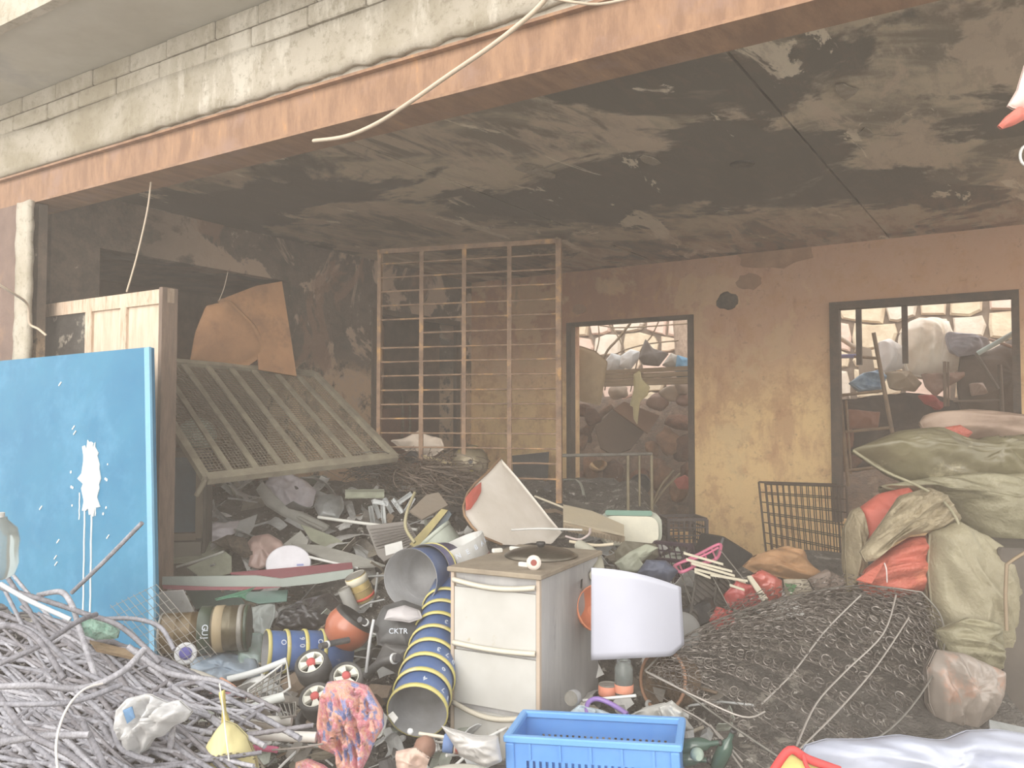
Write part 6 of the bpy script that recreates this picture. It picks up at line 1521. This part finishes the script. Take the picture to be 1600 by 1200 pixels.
T1('black_pan', MB().lathe(axisframe(BY(1000, 758, 7.3), V((0, -.9, .3))), [(.1, -.02), (.11, .01), (.1, .012), (.09, -.01)], 24), BLACK, 'round black pan behind the low railing', 'pan')
T1('red_cloth', rag([(1052, 750), (1070, 742), (1082, 750), (1080, 765), (1060, 764)], dY(1065, 7.25), .03, .01, 3, pillow=True), g('brick_red', (170, 76, 62)), 'brick red cloth at the foot of the smaller opening', 'cloth')
# larger opening
T = Thing('metal_rack', 'rusty ladder-like metal rack in the left of the larger opening', 'rack')
ry = 7.45
for a, b in (((1365, 520), (1395, 680)), ((1310, 600), (1326, 760)), ((1322, 625), (1330, 740))): T.part('post', MB().tube([BY(a[0], a[1], ry), BY(b[0], b[1], ry)], .018 if a[0] != 1322 else .01, 6), mat('rack_tan', (150, 124, 96), (112, 92, 74), scale=9, rough=.7))
for (a, b) in (((1335, 557), (1372, 560)), ((1320, 675), (1392, 668)), ((1326, 735), (1372, 730)), ((1310, 618), (1385, 610))): T.part('shelf_bar', MB().tube([BY(a[0], a[1], ry), BY(b[0], b[1], ry)], .014, 6), mat('rack_tan', (0, 0, 0)))
T.done()
sack('white_sack', [(1408, 520), (1420, 504), (1445, 500), (1478, 505), (1484, 530), (1500, 560), (1495, 580), (1450, 590), (1420, 585), (1410, 555)], dY(1450, 8.0), mat('sack_white', (236, 226, 210), (220, 206, 186), scale=4, rough=.5), 'big white filled sack in the larger opening', .25, .03, 4, 85, 8)
sack('white_sack', [(1373, 535), (1385, 531), (1410, 545), (1413, 575), (1380, 582), (1374, 560)], dY(1390, 7.9), mat('sack_bright', (246, 242, 238), rough=.4), 'small glaring white bag left of the big sack', .12, .015, 5, 70, 7, cat='bag')
sack('grey_bag', [(1480, 520), (1510, 525), (1545, 540), (1530, 552), (1500, 556), (1486, 545)], dY(1510, 7.7), mat('bag_bluegrey', (190, 184, 190), (160, 154, 160), scale=6, rough=.5), 'grey-lilac knotted bag right of the big white sack', .12, .03, 6, 25, 9, cat='bag')
sack('blue_bag', [(1327, 598), (1345, 585), (1375, 578), (1385, 590), (1378, 608), (1345, 610)], dY(1355, 7.6), mat('bag_blue', (150, 172, 190), (110, 134, 160), scale=20, rough=.5), 'crumpled light blue bag on the rack', .08, .03, 7, 20, 9, cat='bag')
for k, (out, Y, c, lab) in enumerate([
    ([(1383, 582), (1420, 580), (1440, 600), (1430, 612), (1390, 606)], 7.7, (166, 146, 122), 'olive-grey crumpled wrapping under the white bags'),
    ([(1440, 585), (1508, 582), (1512, 588), (1480, 605), (1462, 620), (1446, 604)], 7.55, (156, 122, 104), 'pinkish brown cloth hanging below the big sack'),
    ([(1435, 618), (1450, 618), (1478, 632), (1470, 640), (1445, 630)], 7.5, (170, 72, 66), 'red rag under the pinkish cloth'),
    ([(1515, 600), (1535, 598), (1542, 615), (1520, 618)], 7.5, (170, 140, 122), 'small pale lump right of the hanging cloth'),
    ([(1325, 640), (1375, 645), (1372, 668), (1328, 670)], 7.6, (140, 92, 70), 'brick coloured lump on the rack shelf'),
    ([(1500, 545), (1515, 548), (1535, 600), (1520, 608), (1500, 580)], 7.8, (120, 104, 90), 'dark cloth beside the big white sack')]):
    T1('cloth_lump', rag(out, dY(out[0][0], Y), .06, .02, 40 + k, pillow=True, freq=8), g('cl%d' % k, c), lab, 'cloth')
for k, (a, b, r, c, lab) in enumerate([
    ((1303, 522), (1338, 545), .02, (226, 204, 180), 'pale pole slanting at the left of the larger opening'),
    ((1303, 557), (1343, 556), .018, (150, 150, 196), 'violet blue tube at the left of the larger opening'),
    ((1476, 565), (1477, 635), .014, (120, 96, 76), 'thin brown post below the big white sack'),
    ((1482, 565), (1482, 635), .008, (120, 96, 76), 'thinner brown post beside its twin below the sack'),
    ((1562, 570), (1566, 650), .016, (110, 92, 76), 'brown post at the right of the larger opening'),
    ((1490, 627), (1562, 626), .010, (120, 100, 84), 'horizontal thin bar joining the brown posts'),
    ((1525, 552), (1560, 608), .012, (110, 96, 82), 'slanting dark stick right of the white sack'),
    ((1545, 530), (1600, 548), .012, (206, 170, 150), 'pinkish pole pointing out at the right edge'),
    ((1528, 552), (1588, 518), .02, (212, 222, 214), 'pale flat bar slanting up at the right of the larger opening')]):
    T1(['pole', 'tube', 'post', 'post', 'post', 'bar', 'stick', 'pole', 'bar'][k], MB().tube([BY(a[0], a[1], 7.5), BY(b[0], b[1], 7.45)], r, 7), g('po%d' % k, c), lab, ['pole', 'tube', 'post', 'post', 'post', 'bar', 'stick', 'pole', 'bar'][k])
T1('pale_board', flat([(1340, 540), (1360, 545), (1372, 615), (1345, 612)], dY(1355, 8.0), .03), g('chair_grey', (196, 178, 158)), 'pale flat panel behind the rack post', 'panel')
T1('dark_tarp', rag([(1500, 560), (1545, 548), (1600, 520), (1640, 520), (1640, 660), (1560, 655), (1500, 640), (1495, 600)], dY(1560, 7.9), .1, .03, 9, pillow=True, freq=5), mat('tarp_dark', (104, 88, 76), (84, 72, 62), scale=5, rough=.8), 'large dark brown tarp filling the right of the larger opening', 'tarp')
T1('dark_backdrop_cloth', rag([(1310, 625), (1440, 612), (1500, 630), (1500, 700), (1420, 720), (1330, 740), (1310, 700)], dY(1400, 7.95), .06, .03, 11, freq=5), mat('cloth_dark', (86, 72, 62), (64, 54, 48), scale=6, rough=.9), 'dark brown backdrop behind the rack in the larger opening', 'sheeting')  # dark brown backdrop filling the space behind the rack

# ------------------------------------------------------------------ cables
CABLE = g('cable_cream', (214, 192, 168))
T1('hanging_cable', MB().tube(smooth_line([P(858, -8, 2.3), P(830, 22, 2.35), P(770, 70, 2.45), P(700, 118, 2.6), P(640, 160, 2.75), P(590, 192, 2.9), P(540, 213, 3.05), P(490, 220, 3.25)], 6), .0075, 7), CABLE, 'long cream cable sagging across the rusty beam', 'cable')
T1('hanging_cable', MB().tube(smooth_line([P(855, -4, 2.3), P(900, 4, 2.32), P(940, 6, 2.35), P(1000, -6, 2.38)], 5), .004, 6), CABLE, 'short thin cable along the top edge above the beam', 'cable')
T1('hanging_cable', MB().tube(smooth_line([P(236, 283, 4.3), P(230, 330, 4.32), P(214, 400, 4.34), P(198, 456, 4.36)], 5), .005, 6), CABLE, 'thin cream cord hanging from the beam to the wooden door', 'cord')
T1('hanging_cable', MB().tube(smooth_line([P(-10, 440, 4.0), P(20, 458, 4.1), P(43, 476, 4.3), P(46, 505, 4.35), P(60, 514, 4.35), P(72, 524, 4.35)], 5), .0065, 6), CABLE, 'cream cable crossing the post to the wooden door corner', 'cable')
T1('dangling_string', MB().tube(smooth_line([P(356, 425, 5.6), P(350, 450, 5.6), P(342, 470, 5.6)], 4), .003, 5), CABLE, 'short cord hanging in the dark near doorway', 'cord')
T = Thing('hanging_ribbon', 'pinkish white and red ribbon hanging in at the right edge', 'ribbon')
T.part('white_part', rag([(1575, 165), (1590, 140), (1602, 100), (1630, 90), (1630, 190), (1602, 168), (1585, 170)], 2.2, .02, .006, 3, pillow=True), g('ribbon_white', (244, 214, 204)))
T.part('red_tip', rag([(1560, 196), (1572, 182), (1590, 168), (1606, 170), (1606, 184), (1585, 195), (1566, 201)], 2.2, .015, .004, 4, pillow=True), g('ribbon_red', (220, 116, 100)))
pr_ = P(1606, 110, 2.2)
T.part('cord', MB().tube([pr_, V((pr_.x, pr_.y, (pr_.z + 2.82) / 2)), V((pr_.x, pr_.y, 2.82))], .003, 5), CABLE)
T.done()
T1('hanging_ring', MB().tube([P(1603 + 9 * math.cos(a * .4), 243 + 15 * math.sin(a * .4), 2.3) for a in range(16)], .004, 6), WHITEP, 'thin white ring hanging under the ribbon at the right edge', 'ring')

from bpy_extras.object_utils import world_to_camera_view
for o in list(bpy.data.objects):
    nm_ = o.name.split('.')[0]
    if nm_ in ('steel_rod', 'rock') and o.get('group') or nm_ == 'metal_channel' and o.get('group'):
        if o.type == 'MESH':
            vs = [o.location + v.co for v in o.data.vertices]
        else:
            vs = [o.location + v.co for c_ in o.children for v in c_.data.vertices]
        if nm_ == 'steel_rod': a_, b2_ = vs[0], vs[-1]
        else: a_ = b2_ = sum(vs, V((0, 0, 0))) / len(vs)
        def pj(p):
            q = p - EYE; f_ = q.dot(CF); return 800 + FPX * q.dot(CR) / f_, 600 - FPX * q.dot(CU) / f_
        pa, pb = pj(a_), pj(b2_); cx_, cy_ = (pa[0] + pb[0]) / 2, (pa[1] + pb[1]) / 2
        if nm_ == 'steel_rod':
            if pa[0] > pb[0]: pa, pb = pb, pa
            sl = (pa[1] - pb[1]) / max(20, pb[0] - pa[0]); ln = math.hypot(pb[0] - pa[0], pb[1] - pa[1])
            tone = {'rod_grey_0': 'grey', 'rod_grey_1': 'darker grey', 'rod_grey_2': 'pale grey', 'rod_grey_3': 'brownish grey'}[o.data.materials[0].name]
            adj = ('long ' if ln > 220 else 'short ' if ln < 130 else '') + tone + ' rod ' + ('rising steeply' if sl > .8 else 'rising' if sl > .2 else 'lying level' if sl > -.2 else 'sloping down' if sl > -.8 else 'sloping steeply down')
            label_it(o, adj, '', max(-20, cx_), cy_)
        elif nm_ == 'rock':
            LMo = LM; LM = [('the low railing', 950, 712), ('the curved beige board', 915, 590), ('the dark square panel', 965, 680), ('the pinkish bundle', 1028, 628), ('the black pan', 1000, 758), ('the brick red cloth', 1068, 757), ('the brass bowl', 935, 728), ('the rusty rack', 1350, 650), ('the torn cloth', 1000, 630)]
            label_it(o, ['reddish brown', 'dark brown', 'tan brown'][int(o.data.materials[0].name[-1])], 'rock', cx_, cy_); LM = LMo
        else:
            LMo = LM; LM = [('the long white bar', 575, 817), ('the green metal channel', 570, 771), ('the tan strap', 640, 805), ('the louvred vent cover', 605, 838)]
            label_it(o, 'shiny' if abs(o.children[0].data.vertices[0].co.z) > .02 else 'small flat shiny', 'metal clip', cx_, cy_); LM = LMo

# ------------------------------------------------------------------ haze volume added to lift the dark tones
hz = MB().span(-9.2, 5.2, -1.2, 10.9, 0.0, 4.0)
hzm = bpy.data.materials.new('thin_smoke'); hzm.use_nodes = True
N = hzm.node_tree.nodes; N.clear()
o_ = N.new('ShaderNodeOutputMaterial'); s_ = N.new('ShaderNodeVolumeScatter')
s_.inputs['Color'].default_value = (1.0, 0.87, 0.75, 1); s_.inputs['Density'].default_value = 0.024; s_.inputs['Anisotropy'].default_value = 0.0
hzm.node_tree.links.new(s_.outputs[0], o_.inputs['Volume'])
ho = one('haze', hz, hzm, 'thin milky haze volume added to lift dark tones in room and yard', None, kind='stuff')
